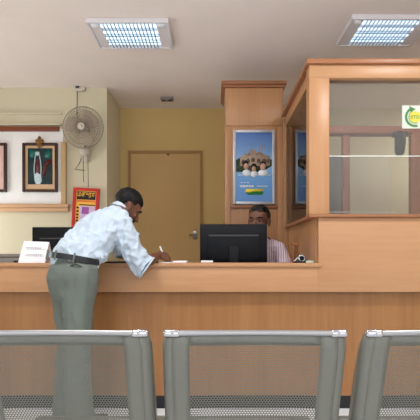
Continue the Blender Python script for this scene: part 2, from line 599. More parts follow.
me = text_mesh('STD', 4.4 * k, (c0.x - 4.6 * k, SY - 0.0025, c0.z - 1.6 * k), bold=0.0006, depth=0.0004, width=9.2 * k)
place('lettering', me, M['logogreen'], st)

# wooden partition inside the cabin
pt = empty('inner_partition', (2.1, 4.23, 0.2), 'pinkish wooden partition frame with an opening behind the cabin glass', 'partition')
box('header_beam', (0.77, 3.4, 4.20, 4.26, 2.315, 2.385), M['redwood'], pt, bev=0.003)
box('header_lip', (0.77, 1.95, 4.185, 4.26, 2.296, 2.315), M['brownbar'], pt)
box('slim_post', (1.275, 1.345, 4.20, 4.26, 0.2, 2.296), M['redwoodZ'], pt, bev=0.003)
box('wide_panel', (1.95, 3.4, 4.20, 4.26, 0.2, 2.315), M['redwoodZ'], pt)
dv = empty('hanging_device', P(400, 134, 4.16), 'dark grey tapered device hanging from the partition beam behind glass', 'device')
q = P(400, 0, 4.15)
part('mount', MB().box(q.x - 0.07, q.x + 0.07, 4.12, 4.185, 2.262, 2.312, bev=0.01), M['darkgrey'], dv)
part('body', MB().tube([(q.x - 0.005, 4.14, 2.27), (q.x - 0.01, 4.12, 2.20), (q.x - 0.03, 4.09, 2.11)], [0.05, 0.052, 0.046]), M['darkgrey'], dv, 60)
gc = empty('grey_cabinet', (1.47, 5.2, 0.2), 'grey upright cabinet deep inside the cabin by the slim post', 'cabinet')
box('body', (1.34, 1.60, 5.05, 5.5, 0.2, 2.30), M['greyplastic'], gc, bev=0.006)
box('door', (1.355, 1.585, 5.035, 5.05, 0.28, 2.27), M['greyplastic'], gc, bev=0.004)

# ------------------------------------------------------------------ tall cabinet (column) with the poster
cx0, cx1 = P(225, 0, 4.2).x, 0.686
tc_ = empty('tall_cabinet', ((cx0 + cx1) / 2, 4.4, 0.2), 'tall beech cabinet with a cornice carrying the blue poster', 'cabinet')
box('body', (cx0, cx1, 4.215, 4.70, 0.2, 2.775), M['woodZ'], tc_, bev=0.003)
cn = MB().box(cx0 - 0.035, cx1 + 0.03, 4.165, 4.73, 2.79, 2.822, bev=0.004).box(cx0 - 0.018, cx1 + 0.015, 4.185, 4.715, 2.765, 2.79, bev=0.004)
part('cornice', cn, M['trimwoodX'], tc_)
box('upper_panel', (cx0 + 0.01, cx1 - 0.01, 4.203, 4.215, 2.39, 2.76), M['woodZ'], tc_, bev=0.002)
box('side_stile', (cx0, cx0 + 0.055, 4.20, 4.215, 0.2, 2.38), M['woodZ'], tc_, bev=0.002)
box('side_stile', (cx1 - 0.055, cx1, 4.20, 4.215, 0.2, 2.38), M['woodZ'], tc_, bev=0.002)
box('poster_ledge', (cx0 + 0.055, cx1 - 0.055, 4.185, 4.215, 1.575, 1.598), M['trimwoodX'], tc_, bev=0.003)

po = empty('wall_poster', P(254, 204, 4.2), 'blue poster in a silver frame on the tall cabinet above the clerk', 'poster')
pl, pr, pt_, pb = P(233, 0, 4.2).x, P(275, 0, 4.2).x, P(0, 130, 4.2).z, P(0, 204.5, 4.2).z
fr = MB()
fw = 0.028
fr.box(pl, pl + fw, 4.183, 4.2145, pb, pt_, bev=0.004).box(pr - fw, pr, 4.183, 4.2145, pb, pt_, bev=0.004)
fr.box(pl + fw, pr - fw, 4.183, 4.2145, pt_ - fw, pt_, bev=0.004).box(pl + fw, pr - fw, 4.183, 4.2145, pb, pb + fw, bev=0.004)
part('frame', fr, M['silver'], po)
pg = box('print', (pl + fw, pr - fw, 4.196, 4.2145, pb + fw, pt_ - fw), M['postersky'], po)
YP = 4.196
def Q(px, py):
    v = P(px, py, 4.2)
    return (v.x, v.z)
def blob(mb, px, py, rx, ry, y, n=18):
    c = Q(px, py)
    s = 4.2 / FPX
    mb.prism([(c[0] + rx * s * math.cos(2 * PI * i / n), c[1] + ry * s * math.sin(2 * PI * i / n)) for i in range(n)], y - 0.0006, y)
def poly(mb, pts, y):
    mb.prism([Q(*p) for p in pts], y - 0.0006, y)
t = MB()
poly(t, [(236.2, 172), (236.2, 160), (239, 158), (243, 160), (246, 156), (262, 156), (265, 160), (269, 158), (271.8, 160), (271.8, 166), (262, 172)], YP)
part('trees', t, M['olive'], pg, 180)
t = MB()
poly(t, [(240, 166), (240, 157), (243, 155), (245, 153), (247, 155), (249, 152.5), (251, 150.5), (253, 149), (255, 150.5), (257, 153), (260, 151.5), (262, 153), (264, 155), (270, 156), (270, 166)], YP - 0.0008)
for x in (249, 257.5, 260.5, 264):
    poly(t, [(x - 0.35, 156), (x - 0.35, 145.5), (x + 0.35, 145.5), (x + 0.35, 156)], YP - 0.0008)
part('building', t, M['stone'], pg, 180)
t = MB()
for x, y, w in ((243, 161, 1.6), (248, 160, 1.8), (253, 159, 2), (258.5, 160, 1.8), (264, 160, 2.4), (268, 160, 1.4)):
    poly(t, [(x - w, y + 3), (x - w, y), (x, y - 1.8), (x + w, y), (x + w, y + 3)], YP - 0.0016)
part('arches', t, M['stonedark'], pg, 180)
t = MB()
for x, y, w in ((246.5, 173, 4.2), (254, 174, 3.2), (263, 173, 5)):
    blob(t, x, y, w, 3.4, YP - 0.0024)
part('clothing', t, M['printwhite'], pg, 180)
t = MB()
for x, y in ((245.5, 164), (253.8, 167), (262.8, 165)):
    blob(t, x, y, 3.0, 3.6, YP - 0.0024)
part('hair', t, M['black'], pg, 180)
t = MB()
for x, y, s in ((246, 166.5, 2.5), (253.8, 169, 2.1), (262.8, 167, 2.9)):
    t = MB()
    blob(t, x, y, s, s * 1.25, YP - 0.0032)
    part('face', t, M['peach'], pg, 180)
t = MB()
for i in range(12):
    poly(t, [(238.5 + i * 2.7, 175.6), (238.5 + i * 2.7, 174.7), (240.4 + i * 2.7, 174.7), (240.4 + i * 2.7, 175.6)], YP - 0.0008)
for i in range(5):
    poly(t, [(240 + i * 2.8, 187.2), (240 + i * 2.8, 185.4), (242.5 + i * 2.8, 185.4), (242.5 + i * 2.8, 187.2)], YP - 0.0008)
for i in range(5):
    poly(t, [(257 + i * 2.2, 186.6), (257 + i * 2.2, 185.8), (258.7 + i * 2.2, 185.8), (258.7 + i * 2.2, 186.6)], YP - 0.0008)
for i in range(3):
    poly(t, [(241 + i * 3, 183), (241 + i * 3, 182.4), (243 + i * 3, 182.4), (243 + i * 3, 183)], YP - 0.0008)
part('lettering', t, M['printwhite'], pg, 180)
t = MB()
poly(t, [(244.5, 192.5), (246, 189), (263, 189), (264, 190), (260, 192.5)], YP - 0.0008)
part('logo_band', t, M['logoyellow'], pg, 180)
t = MB()
poly(t, [(245, 192), (249, 192.6), (253, 191.4), (262.5, 191.6), (263.5, 193), (262, 194.8), (248, 194.8)], YP - 0.0016)
part('logo', t, M['logogreen'], pg, 180)

# ------------------------------------------------------------------ left wall: display panel, pictures, fan, red board
dp = empty('display_panel', (-2.2, 4.98, P(0, 212, 5).z), 'white wall panel edged with brown rail and pale ledge behind the framed pictures', 'panel')
X0 = -3.3
xr_ = P(66, 0, 5).x
box('back_board', (X0, xr_ - 0.03, 4.985, 5.0, P(0, 204, 5).z, P(0, 129, 5).z), M['board'], dp)
box('top_rail', (X0, P(60, 0, 5).x, 4.955, 4.99, P(0, 132, 5).z, P(0, 127.5, 5).z), M['brownbar'], dp, bev=0.004)
box('side_rail', (xr_ - 0.045, xr_ + 0.012, 4.95, 5.0, P(0, 205, 5).z, P(0, 143, 5).z), M['palerail'], dp, bev=0.004)
lg = MB().box(X0, P(70, 0, 5).x, 4.93, 5.0, P(0, 208, 5).z, P(0, 204.5, 5).z, bev=0.004).box(X0, P(69.5, 0, 5).x, 4.945, 5.0, P(0, 212, 5).z, P(0, 208, 5).z, bev=0.004)
part('ledge', lg, M['paleledge'], dp)

def picture(px0, px1, py0, py1, label, deity):
    Y = 4.96
    a_, b_ = P(px0, py1, Y), P(px1, py0, Y)
    e = empty('framed_picture', ((a_.x + b_.x) / 2, 4.975, a_.z), label, 'picture')
    fw = 0.030
    m_ = MB()
    m_.box(a_.x, a_.x + fw, Y - 0.015, 4.984, a_.z, b_.z, bev=0.006).box(b_.x - fw, b_.x, Y - 0.015, 4.984, a_.z, b_.z, bev=0.006)
    m_.box(a_.x + fw, b_.x - fw, Y - 0.015, 4.984, b_.z - fw, b_.z, bev=0.006).box(a_.x + fw, b_.x - fw, Y - 0.015, 4.984, a_.z, a_.z + fw, bev=0.006)
    part('frame', m_, M['framedark'], e)
    mt = MB()
    ix0, ix1, iz0, iz1 = a_.x + fw, b_.x - fw, a_.z + fw, b_.z - fw
    mt.box(ix0, ix1, Y + 0.006, 4.984, iz0, iz1)
    part('mat_board', mt, M['framemat'] if deity else M['rose'], e)
    mw = 0.030
    if deity:
        pc = box('print', (ix0 + mw, ix1 - mw, Y + 0.004, Y + 0.006, iz0 + 0.06, iz1 - mw), M['tealdark'], e)
        px_, yy = Y, Y + 0.004
        def S(x, y):
            v = P(x, y, Y)
            return (v.x, v.z)
        t = MB()
        t.prism([S(x, y) for x, y in ((29.5, 157), (29.5, 149), (34, 149), (36, 153), (33, 158))], yy - 0.0006, yy)
        part('backdrop', t, M['teal'], pc, 180)
        t = MB()
        t.prism([S(x, y) for x, y in ((44, 157), (46, 149), (51.5, 149), (51.5, 156), (48, 158))], yy - 0.0006, yy)
        part('backdrop', t, M['teal'], pc, 180)
        t = MB()
        t.prism([S(x, y) for x, y in ((43, 164), (48, 159), (51.5, 160), (51.5, 163), (47, 166), (45, 176), (42, 178))], yy - 0.0006, yy)
        t.prism([S(x, y) for x, y in ((35, 162), (38, 158), (41, 162), (41, 174), (36, 174))], yy - 0.0006, yy)
        part('figure', t, M['figure'], pc, 180)
        t = MB()
        for pts in ([(35.6, 152), (34.8, 160), (34.0, 168), (34.4, 176)], [(38.6, 152), (40.2, 160), (41.0, 168), (40.6, 176)]):
            t.tube([Vector((S(*p)[0], yy - 0.001, S(*p)[1])) for p in pts], 0.006, n=6)
        t.prism([S(x, y) for x, y in ((34.5, 181), (33.8, 175), (37, 172.5), (41, 175), (41.6, 181), (40, 184), (36, 184))], yy - 0.001, yy)
        t.prism([S(x, y) for x, y in ((35.5, 154), (37, 151), (39, 154), (37, 156))], yy - 0.001, yy)
        part('garland', t, M['garland'], pc, 60)
        cr = MB()
        cxm = (a_.x + b_.x) / 2
        cr.ell((cxm, Y - 0.014, b_.z + 0.010), (0.050, 0.012, 0.022)).ell((cxm, Y - 0.014, b_.z + 0.042), (0.022, 0.011, 0.036)).ell((cxm, Y - 0.016, b_.z - 0.03), (0.030, 0.010, 0.034))
        cr.ell((cxm - 0.032, Y - 0.014, b_.z + 0.026), (0.016, 0.01, 0.016)).ell((cxm + 0.032, Y - 0.014, b_.z + 0.026), (0.016, 0.01, 0.016))
        part('crest', cr, M['gold'], e, 60)
    else:
        pc = box('print', (ix0 + mw, ix1 - mw, Y + 0.004, Y + 0.006, iz0 + mw, iz1 - mw), M['rose'], e)
    return e
picture(22.5, 57.5, 143, 192, 'framed dark green picture with white garland and a carved crest', True)
picture(-28, 6.5, 143, 192, 'framed rosy picture at the left edge, only its right side showing', False)

# red notice board with Tamil lettering
rb = empty('notice_board', P(85, 229, 4.96), 'red framed yellow notice board with big lettering hanging beside the picture panel', 'sign')
ang = math.radians(-3.0)
piv = P(85, 205, 4.97)
RM = Matrix.Translation(piv) @ Matrix.Rotation(-ang, 4, 'Y') @ Matrix.Translation(-piv)
YB = 4.975
sc5 = 4.97 / FPX
def rbox(x0, x1, y0, y1, ya, yb):
    a_, b_ = P(x0, y1, 4.97), P(x1, y0, 4.97)
    return MB().box(a_.x, b_.x, ya, yb, a_.z, b_.z, mtx=RM)
m_ = MB()
for d_ in ((72.5, 98.8, 188, 191), (72.5, 98.8, 226, 229.5), (72.5, 75.7, 191, 226), (95.6, 98.8, 191, 226)):
    a_, b_ = P(d_[0], d_[3], 4.97), P(d_[1], d_[2], 4.97)
    m_.box(a_.x, b_.x, 4.962, 4.998, a_.z, b_.z, bev=0.003, mtx=RM)
part('frame', m_, M['red'], rb)
pn = part('panel', rbox(75.7, 95.6, 191, 226, 4.972, 4.996), M['yellow'], rb)
part('title_strip', rbox(76.3, 95.0, 191.6, 199.6, 4.9712, 4.972), M['black'], pn)
t0 = P(77.0, 198.6, 4.97)
me = text_mesh('மதுரா', 6.2 * sc5, (t0.x, 4.9704, t0.z), bold=0.0008, depth=0.0005, width=17.4 * sc5, height=6.2 * sc5)
me.transform(RM)
place('lettering', me, M['yellow'], pn)
part('orange_band', rbox(76.3, 95.0, 200.2, 202.0, 4.9712, 4.972), M['orange'], pn)
part('black_line', rbox(79, 95.0, 204.4, 205.4, 4.9712, 4.972), M['black'], pn)
part('photo_print', rbox(79.6, 95.0, 206, 225, 4.9712, 4.972), M['lilac'], pn)
part('violet_print', rbox(82, 89, 207, 214, 4.9704, 4.9712), M['magenta'], pn)
t = MB()
for yy in (207, 210.5, 214, 217, 220):
    a_, b_ = P(76.6, yy + 1.8, 4.97), P(78.9, yy, 4.97)
    t.box(a_.x, b_.x, 4.9712, 4.972, a_.z, b_.z, mtx=RM)
part('side_lettering', t, M['black'], pn)

# wall fan
FY = 4.78
fc = P(83, 127.5, FY)
fa = empty('wall_fan', (fc.x, 5.0, P(0, 158, 5).z), 'grey round caged wall fan with two pull cords above the red notice board', 'fan')
R = 20.3 * FY / FPX
cg = MB()
tilt = Vector((0, -1, -0.10)).normalized()
fu = Vector((1, 0, 0))
fv = tilt.cross(fu).normalized()
def fpt(r, a, depth):
    return fc + fu * (r * math.cos(a)) + fv * (r * math.sin(a)) + tilt * depth
for rr, dd in ((1.0, 0.0), (0.8, 0.040), (0.55, 0.062), (0.3, 0.070)):
    cg.ring(fc + tilt * dd, tilt, R * rr, 0.0042 if rr == 1.0 else 0.0018, n=56, m=5)
for rr, dd in ((0.8, -0.045), (0.5, -0.070)):
    cg.ring(fc + tilt * dd, tilt, R * rr, 0.0018, n=48, m=5)
for i in range(72):
    a = 2 * PI * i / 72
    cg.tube([fpt(R * 0.16, a, 0.072), fpt(R * 0.55, a, 0.062), fpt(R * 0.8, a, 0.040), fpt(R, a, 0.0)], 0.0018, n=4, dome=False)
    if i % 2 == 0:
        cg.tube([fpt(R * 0.16, a, -0.08), fpt(R * 0.5, a, -0.070), fpt(R * 0.8, a, -0.045), fpt(R, a, 0.0)], 0.0013, n=4, dome=False)
part('cage', cg, M['fanwire'], fa, 60)
for kk in range(3):
    b_ = MB()
    a0 = 2 * PI * kk / 3 + 0.5
    top, bot = [], []
    n = 10
    for i in range(n + 1):
        s = i / n
        r_ = R * (0.15 + 0.74 * s)
        wdt = 0.86 * math.sin(PI * (0.12 + 0.80 * s)) ** 0.6
        top.append(fpt(r_, a0 + wdt + 0.25 * s, 0.020))
        bot.append(fpt(r_, a0 - wdt * 0.75 + 0.25 * s, -0.016))
    th = tilt * 0.0022
    vs = [[b_.bm.verts.new(p) for p in (top[i] + th, bot[i] + th, bot[i] - th, top[i] - th)] for i in range(n + 1)]
    for i in range(n):
        for j in range(4):
            b_.bm.faces.new((vs[i][j], vs[i][(j + 1) % 4], vs[i + 1][(j + 1) % 4], vs[i + 1][j]))
    b_.bm.faces.new(vs[0]); b_.bm.faces.new(list(reversed(vs[-1])))
    part('blade', b_, M['fanblade'], fa, 60)
hb = MB().tube([fc - tilt * 0.02, fc + tilt * 0.050], 0.035, dome=True)
part('hub', hb, M['fanplastic'], fa, 60)
hb = MB().tube([fc + tilt * 0.066, fc + tilt * 0.076], R * 0.17, n=24, dome=False)
part('badge', hb, M['fanplastic'], fa, 40)
part('motor', MB().tube([fc - tilt * 0.03, fc - tilt * 0.075, fc - tilt * 0.13], [0.055, 0.062, 0.045]), M['fanplastic'], fa, 60)
bk = MB()
bq = P(84, 151, 4.9)
bk.tube([fc - tilt * 0.10, (bq.x, 4.90, bq.z + 0.07), (bq.x, 4.915, bq.z)], 0.022)
bk.ell((bq.x, 4.925, bq.z), (0.062, 0.05, 0.055))
bk.box(bq.x - 0.045, bq.x + 0.045, 4.95, 4.999, bq.z - 0.11, bq.z + 0.06, bev=0.01)
part('wall_bracket', bk, M['fanplastic'], fa, 50)
for dx, y1, lab in ((-0.02, 182, 1), (0.035, 187, 2)):
    e_ = P(0, y1, 4.93).z
    part('pull_cord', MB().tube([(bq.x + dx, 4.93, bq.z - 0.03), (bq.x + dx + 0.004, 4.935, e_)], 0.0038, n=6), M['cord'], fa, 60)
w1 = P(77, 168, 4.98)
part('power_cable', MB().tube([(bq.x - 0.04, 4.985, bq.z - 0.02), (bq.x - 0.085, 4.99, bq.z - 0.13), (w1.x - 0.03, 4.99, w1.z - 0.01), (bq.x - 0.02, 4.985, w1.z - 0.03)], 0.004, n=6), M['cord'], fa, 60)
jb = P(80, 87.5, 4.96)
jn = empty('socket_box', (jb.x, 5.0, jb.z - 0.06), 'small grey socket box with hanging cable high on the wall above the fan', 'socket box')
part('box', MB().box(jb.x - 0.065, jb.x + 0.055, 4.955, 4.999, jb.z - 0.035, jb.z + 0.05, bev=0.008), M['fanplastic'], jn)
part('switch', MB().box(jb.x - 0.05, jb.x - 0.005, 4.945, 4.957, jb.z - 0.01, jb.z + 0.03, bev=0.004), M['darkgrey'], jn)
part('cable', MB().tube([(jb.x - 0.04, 4.985, jb.z - 0.03), (jb.x - 0.045, 4.99, jb.z - 0.30), (jb.x - 0.01, 4.99, jb.z - 0.62)], 0.004, n=6), M['cord'], jn)

# small ceiling device over the alcove
cd = empty('smoke_detector', (P(167, 98, 5.33).x, 5.33, CH), 'small dark ceiling fitting in front of the ochre back wall', 'ceiling fitting')
q = P(167, 98, 5.33).x
part('base', MB().box(q - 0.08, q + 0.08, 5.28, 5.38, CH - 0.03, CH, bev=0.01), M['greyplastic'], cd)
for sx in (-0.04, 0.04):
    part('lens', MB().ell((q + sx, 5.32, CH - 0.03), (0.025, 0.025, 0.014)), M['darkgrey'], cd, 60)

# ------------------------------------------------------------------ ceiling lights
def ceiling_light(x0, y0, label):
    w, dpt = 0.69, 0.46
    e = empty('ceiling_light', (x0 + w / 2, y0 + dpt / 2, CH), label, 'ceiling light', 'recessed ceiling lights')
    z0 = CH - 0.040
    m_ = MB()
    b_ = 0.022
    m_.box(x0, x0 + w, y0, y0 + b_, z0, CH, bev=0.003).box(x0, x0 + w, y0 + dpt - b_, y0 + dpt, z0, CH, bev=0.003)
    m_.box(x0, x0 + b_, y0 + b_, y0 + dpt - b_, z0, CH, bev=0.003).box(x0 + w - b_, x0 + w, y0 + b_, y0 + dpt - b_, z0, CH, bev=0.003)
    part('frame', m_, M['fixture'], e)
    box('reflector', (x0 + b_, x0 + w - b_, y0 + b_, y0 + dpt - b_, CH - 0.008, CH), M['reflector'], e)
    ew = 0.085
    for sx in (x0 + b_, x0 + w - b_ - ew):
        c_ = box('end_cap', (sx, sx + ew, y0 + b_, y0 + dpt - b_, z0 + 0.006, CH - 0.008), M['fixture'], e)
        part('knob', MB().ell((sx + ew / 2, y0 + 0.055, z0 + 0.006), (0.034, 0.030, 0.012)), M['reflector'], c_, 60)
    xa, xb = x0 + b_ + ew, x0 + w - b_ - ew
    for kk in range(4):
        yy = y0 + 0.085 + kk * (dpt - 0.17) / 3
        part('lamp_tube', MB().cyl((xa, yy, CH - 0.024), (xb, yy, CH - 0.024), 0.013, n=10), M['tube'], e, 60)
    lv = MB()
    nl = 15
    for i in range(1, nl):
        xx = xa + (xb - xa) * i / nl
        lv.box(xx - 0.0045, xx + 0.0045, y0 + b_, y0 + dpt - b_, z0, z0 + 0.004)
    for i in range(1, 4):
        yy = y0 + b_ + (dpt - 2 * b_) * i / 4
        lv.box(xa, xb, yy - 0.004, yy + 0.004, z0, z0 + 0.004)
    part('louvre', lv, M['louvre'], e)
    return e
YL = 3.53
l1 = ceiling_light(-1.07, YL, 'white recessed ceiling light with louvre on the left, above the man')
dup(l1, (2.20, -0.05, 0), 'white recessed ceiling light on the right, above the glass cabin')
dup(l1, (0, -2.1, 0), 'recessed ceiling light over the row of steel chairs, left side')
dup(l1, (2.20, -2.1, 0), 'recessed ceiling light over the row of steel chairs, right side')

dup(l1, (3.74, 1.0, 0), 'added recessed ceiling light inside the cabin, out of view by its right wall')  # unseen fixture added to brighten the cabin behind the glass
# lamps added below two hall fixtures and the added cabin fixture, out of view
for xx, yy, en in ((-0.725, YL - 1.87, 80), (1.475, YL - 1.87, 80), (3.015, YL + 1.23, 45)):
    ld = bpy.data.lights.new('added_ceiling_lamp', 'AREA')
    ld.shape = 'RECTANGLE'
    ld.size, ld.size_y = 0.46, 0.38
    ld.energy = en
    ld.color = (0.95, 0.98, 1.0)
    lo = bpy.data.objects.new('added_ceiling_lamp', ld)
    COL.objects.link(lo)
    lo.location = (xx, yy, CH - 0.045)

# ------------------------------------------------------------------ monitors and things on the counter
def monitor(px0, px1, py_top, Y, label, keep=True):
    x0 = P(px0, 0, Y).x
    w = 0.545
    zt_ = P(0, py_top, Y).z
    zb_ = zt_ - 0.318
    e = empty('monitor', (x0 + w / 2, Y + 0.02, 0.95), label, 'monitor', 'black desktop monitors seen from behind')
    part('housing', MB().box(x0, x0 + w, Y, Y + 0.035, zb_, zt_, bev=0.006), M['darkplastic'], e)
    bp = MB()
    bp.box(x0 + 0.06, x0 + w - 0.06, Y - 0.016, Y + 0.004, zb_ + 0.02, zt_ - 0.075, bev=0.006)
    part('rear_cover', bp, M['darkplastic2'], e)
    lp = MB().box(x0 + 0.07, x0 + w - 0.07, Y - 0.022, Y - 0.014, zt_ - 0.100, zt_ - 0.088)
    part('vent_strip', lp, M['greyplastic'] if False else M['darkgrey'], e)
    box('screen', (x0 + 0.015, x0 + w - 0.015, Y + 0.034, Y + 0.037, zb_ + 0.02, zt_ - 0.015), M['darkplastic2'], e)
    cx = x0 + w / 2
    stn = MB().box(cx - 0.04, cx + 0.04, Y - 0.035, Y - 0.012, 0.96, zb_ + 0.14, bev=0.006)
    part('stand', stn, M['darkplastic'], e)
    part('foot', MB().tube([(cx, Y - 0.01, 0.950), (cx, Y - 0.01, 0.966)], [(0.12, 0.085), (0.11, 0.078)], n=24, dome=False), M['darkplastic'], e)
    return e
monitor(200, 267, 224, 3.45, 'black monitor seen from behind, in front of the seated clerk')
monitor(32, 98, 227, 3.45, 'black monitor seen from behind, behind the standing man and the white card')

# white leaflet stand
cs = empty('leaflet_stand', P(33, 264, 3.1), 'white printed card standing on the counter left of the man', 'card')
a_ = [P(18, 265, 3.06), P(45, 264, 3.06), P(49, 242, 3.12), P(24, 241, 3.12)]
a_[0].z = a_[1].z = 1.051
nrm = (a_[1] - a_[0]).cross(a_[3] - a_[0]).normalized()
m_ = MB()
fv_ = [m_.bm.verts.new(p) for p in a_]
bv_ = [m_.bm.verts.new(p - nrm * 0.003) for p in a_]
m_.bm.faces.new(fv_); m_.bm.faces.new(list(reversed(bv_)))
for i in range(4):
    m_.bm.faces.new((fv_[i], bv_[i], bv_[(i + 1) % 4], fv_[(i + 1) % 4]))
part('front_sheet', m_, M['paper'], cs)
m_ = MB()
back = [a_[3] - nrm * 0.004, a_[2] - nrm * 0.004, a_[2] + Vector((0.0, 0.09, 0)), a_[3] + Vector((0, 0.09, 0))]
back[2].z = back[3].z = 1.051
v1 = [m_.bm.verts.new(p) for p in back]
v2 = [m_.bm.verts.new(p + Vector((0, 0.003, 0))) for p in back]
m_.bm.faces.new(v1); m_.bm.faces.new(list(reversed(v2)))
for i in range(4):
    m_.bm.faces.new((v1[i], v2[i], v2[(i + 1) % 4], v1[(i + 1) % 4]))
part('back_sheet', m_, M['paper'], cs)
def uvp(u, v):
    lo = a_[0].lerp(a_[1], u); hi = a_[3].lerp(a_[2], u)
    return lo.lerp(hi, v) + nrm * 0.0012
for v, us in ((0.30, (0.2, 0.85)), (0.36, (0.25, 0.8)), (0.62, (0.2, 0.85)), (0.68, (0.15, 0.7))):
    m_ = MB()
    u = us[0]
    while u < us[1]:
        wv = 0.03 + 0.05 * random.random()
        m_.bm.faces.new([m_.bm.verts.new(uvp(*q_)) for q_ in ((u, v), (u + wv, v), (u + wv, v + 0.035), (u, v + 0.035))])
        u += wv + 0.02
    part('printed_line', m_, M['ink'], cs, 180)

# grey low printer at the far left
pq = P(0, 0, 3.44)
pn_ = empty('printer', (P(2, 0, 3.46).x, 3.46, 0.95), 'low grey office machine behind the counter at the far left', 'printer')
xa, xb = P(-14, 0, 3.40).x, P(23, 0, 3.40).x
part('body', MB().box(xa, xb, 3.38, 3.60, 0.95, 1.085, bev=0.01), M['greyplastic'], pn_)
part('lid', MB().box(xa + 0.005, xb - 0.005, 3.385, 3.60, 1.085, 1.118, bev=0.01), M['greyplastic'], pn_)
bt = part('clip', MB().box(P(14, 0, 3.2).x, P(19, 0, 3.2).x, 3.19, 3.215, 1.051, 1.066, bev=0.003), M['black'])
bt.name = 'binder_clip'
tag(bt, 'tiny black clip lying on the counter left of the white card', 'clip')

# paper things by the writing hand
bk_ = empty('booklet', P(180, 263, 3.15), 'open white booklet on the counter beside the writing hand', 'booklet')
x0, x1 = P(160, 0, 3.12).x, P(187, 0, 3.12).x
part('left_page', MB().box(x0, (x0 + x1) / 2 - 0.002, 3.04, 3.20, 1.051, 1.056), M['paper'], bk_)
part('right_page', MB().box((x0 + x1) / 2 + 0.002, x1, 3.04, 3.20, 1.051, 1.065, bev=0.002), M['paper'], bk_)
sl = part('paper_slip', MB().box(P(201, 0, 3.2).x, P(213, 0, 3.2).x, 3.14, 3.26, 1.051, 1.066, bev=0.003), M['paper'])
tag(sl, 'small white paper slip stack in front of the middle monitor', 'paper')
fo = part('folder', MB().box(P(108, 0, 3.1).x, P(142, 0, 3.1).x, 3.0, 3.25, 1.051, 1.060, bev=0.002), M['folder'])
tag(fo, 'flat dark folder under the leaning man\'s left arm', 'folder')

# right end of the counter: wooden token stand, desk tool, glass plate
tk = empty('token_stand', P(296, 262, 3.26), 'small brown wooden two-legged stand at the right end of the counter', 'stand')
for sx, lean in ((-0.022, 0.004), (0.022, -0.006)):
    b_ = P(296, 262, 3.28)
    part('leg', MB().box(b_.x + sx - 0.005, b_.x + sx + 0.005, 3.27, 3.30, 1.050, 1.188, bev=0.002), M['brass'], tk)
b_ = P(296, 262, 3.28)
part('top', MB().box(b_.x - 0.034, b_.x + 0.024, 3.265, 3.305, 1.185, 1.203, bev=0.003), M['brass'], tk)
tp = empty('tape_dispenser', P(300, 263, 3.12), 'shiny chrome and black desk tool in front of the wooden stand', 'desk tool')
b_ = P(301, 262, 3.10)
part('base', MB().box(b_.x - 0.055, b_.x + 0.030, 3.08, 3.12, 1.050, 1.062, bev=0.003), M['darkplastic'], tp)
part('wheel', MB().ring((b_.x + 0.004, 3.10, 1.082), (0, 1, 0.1), 0.022, 0.010, n=24, m=8), M['chrome'], tp, 60)
part('core', MB().cyl((b_.x + 0.004, 3.088, 1.082), (b_.x + 0.004, 3.112, 1.082), 0.014, n=20), M['darkplastic'], tp)
part('arm', MB().tube([(b_.x - 0.045, 3.10, 1.062), (b_.x - 0.03, 3.10, 1.085), (b_.x, 3.10, 1.066)], 0.009), M['chrome'], tp, 60)
gp = part('glass_plate', MB().box(P(304, 0, 3.15).x, 0.726, 3.07, 3.24, 1.050, 1.066, bev=0.002), mat('greenish_plate', (196, 206, 190), 0.12, spec=0.7))
tag(gp, 'flat pale greenish glass block on the counter against the cabin', 'glass block')

# ------------------------------------------------------------------ people
def head_matrix(center, fwd, up=(0, 0, 1), s=1.0):
    f = Vector(fwd).normalized()
    u = Vector(up)
    u = (u - f * u.dot(f)).normalized()
    r = f.cross(u)
    m_ = Matrix(((r.x, f.x, u.x), (r.y, f.y, u.y), (r.z, f.z, u.z))).to_4x4()
    return Matrix.Translation(Vector(center)) @ m_ @ Matrix.Scale(s, 4)

def add_head(mb, m_):
    mb.ell((0, -0.012, 0.036), (0.073, 0.092, 0.078), m_, 32, 20)
    mb.ell((0, 0.022, -0.018), (0.062, 0.066, 0.082), m_, 28, 18)
    mb.ell((0, 0.036, -0.072), (0.043, 0.046, 0.036), m_)
    mb.ell((0, 0.072, -0.094), (0.020, 0.018, 0.015), m_)
    mb.tube([(-0.048, 0.062, 0.022), (-0.022, 0.080, 0.024), (0.022, 0.080, 0.024), (0.048, 0.062, 0.022)], 0.010, mtx=m_)
    mb.tube([(0, 0.080, 0.012), (0, 0.096, -0.012), (0, 0.104, -0.030)], [0.008, 0.010, 0.014], mtx=m_)
    for s in (-1, 1):
        mb.ell((s * 0.014, 0.092, -0.034), (0.009, 0.010, 0.008), m_)
        mb.ell((s * 0.040, 0.062, -0.022), (0.020, 0.018, 0.016), m_)
        mb.ell((s * 0.076, -0.008, -0.008), (0.009, 0.020, 0.032), m_)
        mb.ell((s * 0.080, -0.016, 0.004), (0.007, 0.013, 0.020), m_)
    mb.ell((0, 0.086, -0.056), (0.024, 0.009, 0.007), m_)
    mb.ell((0, 0.084, -0.068), (0.020, 0.009, 0.007), m_)

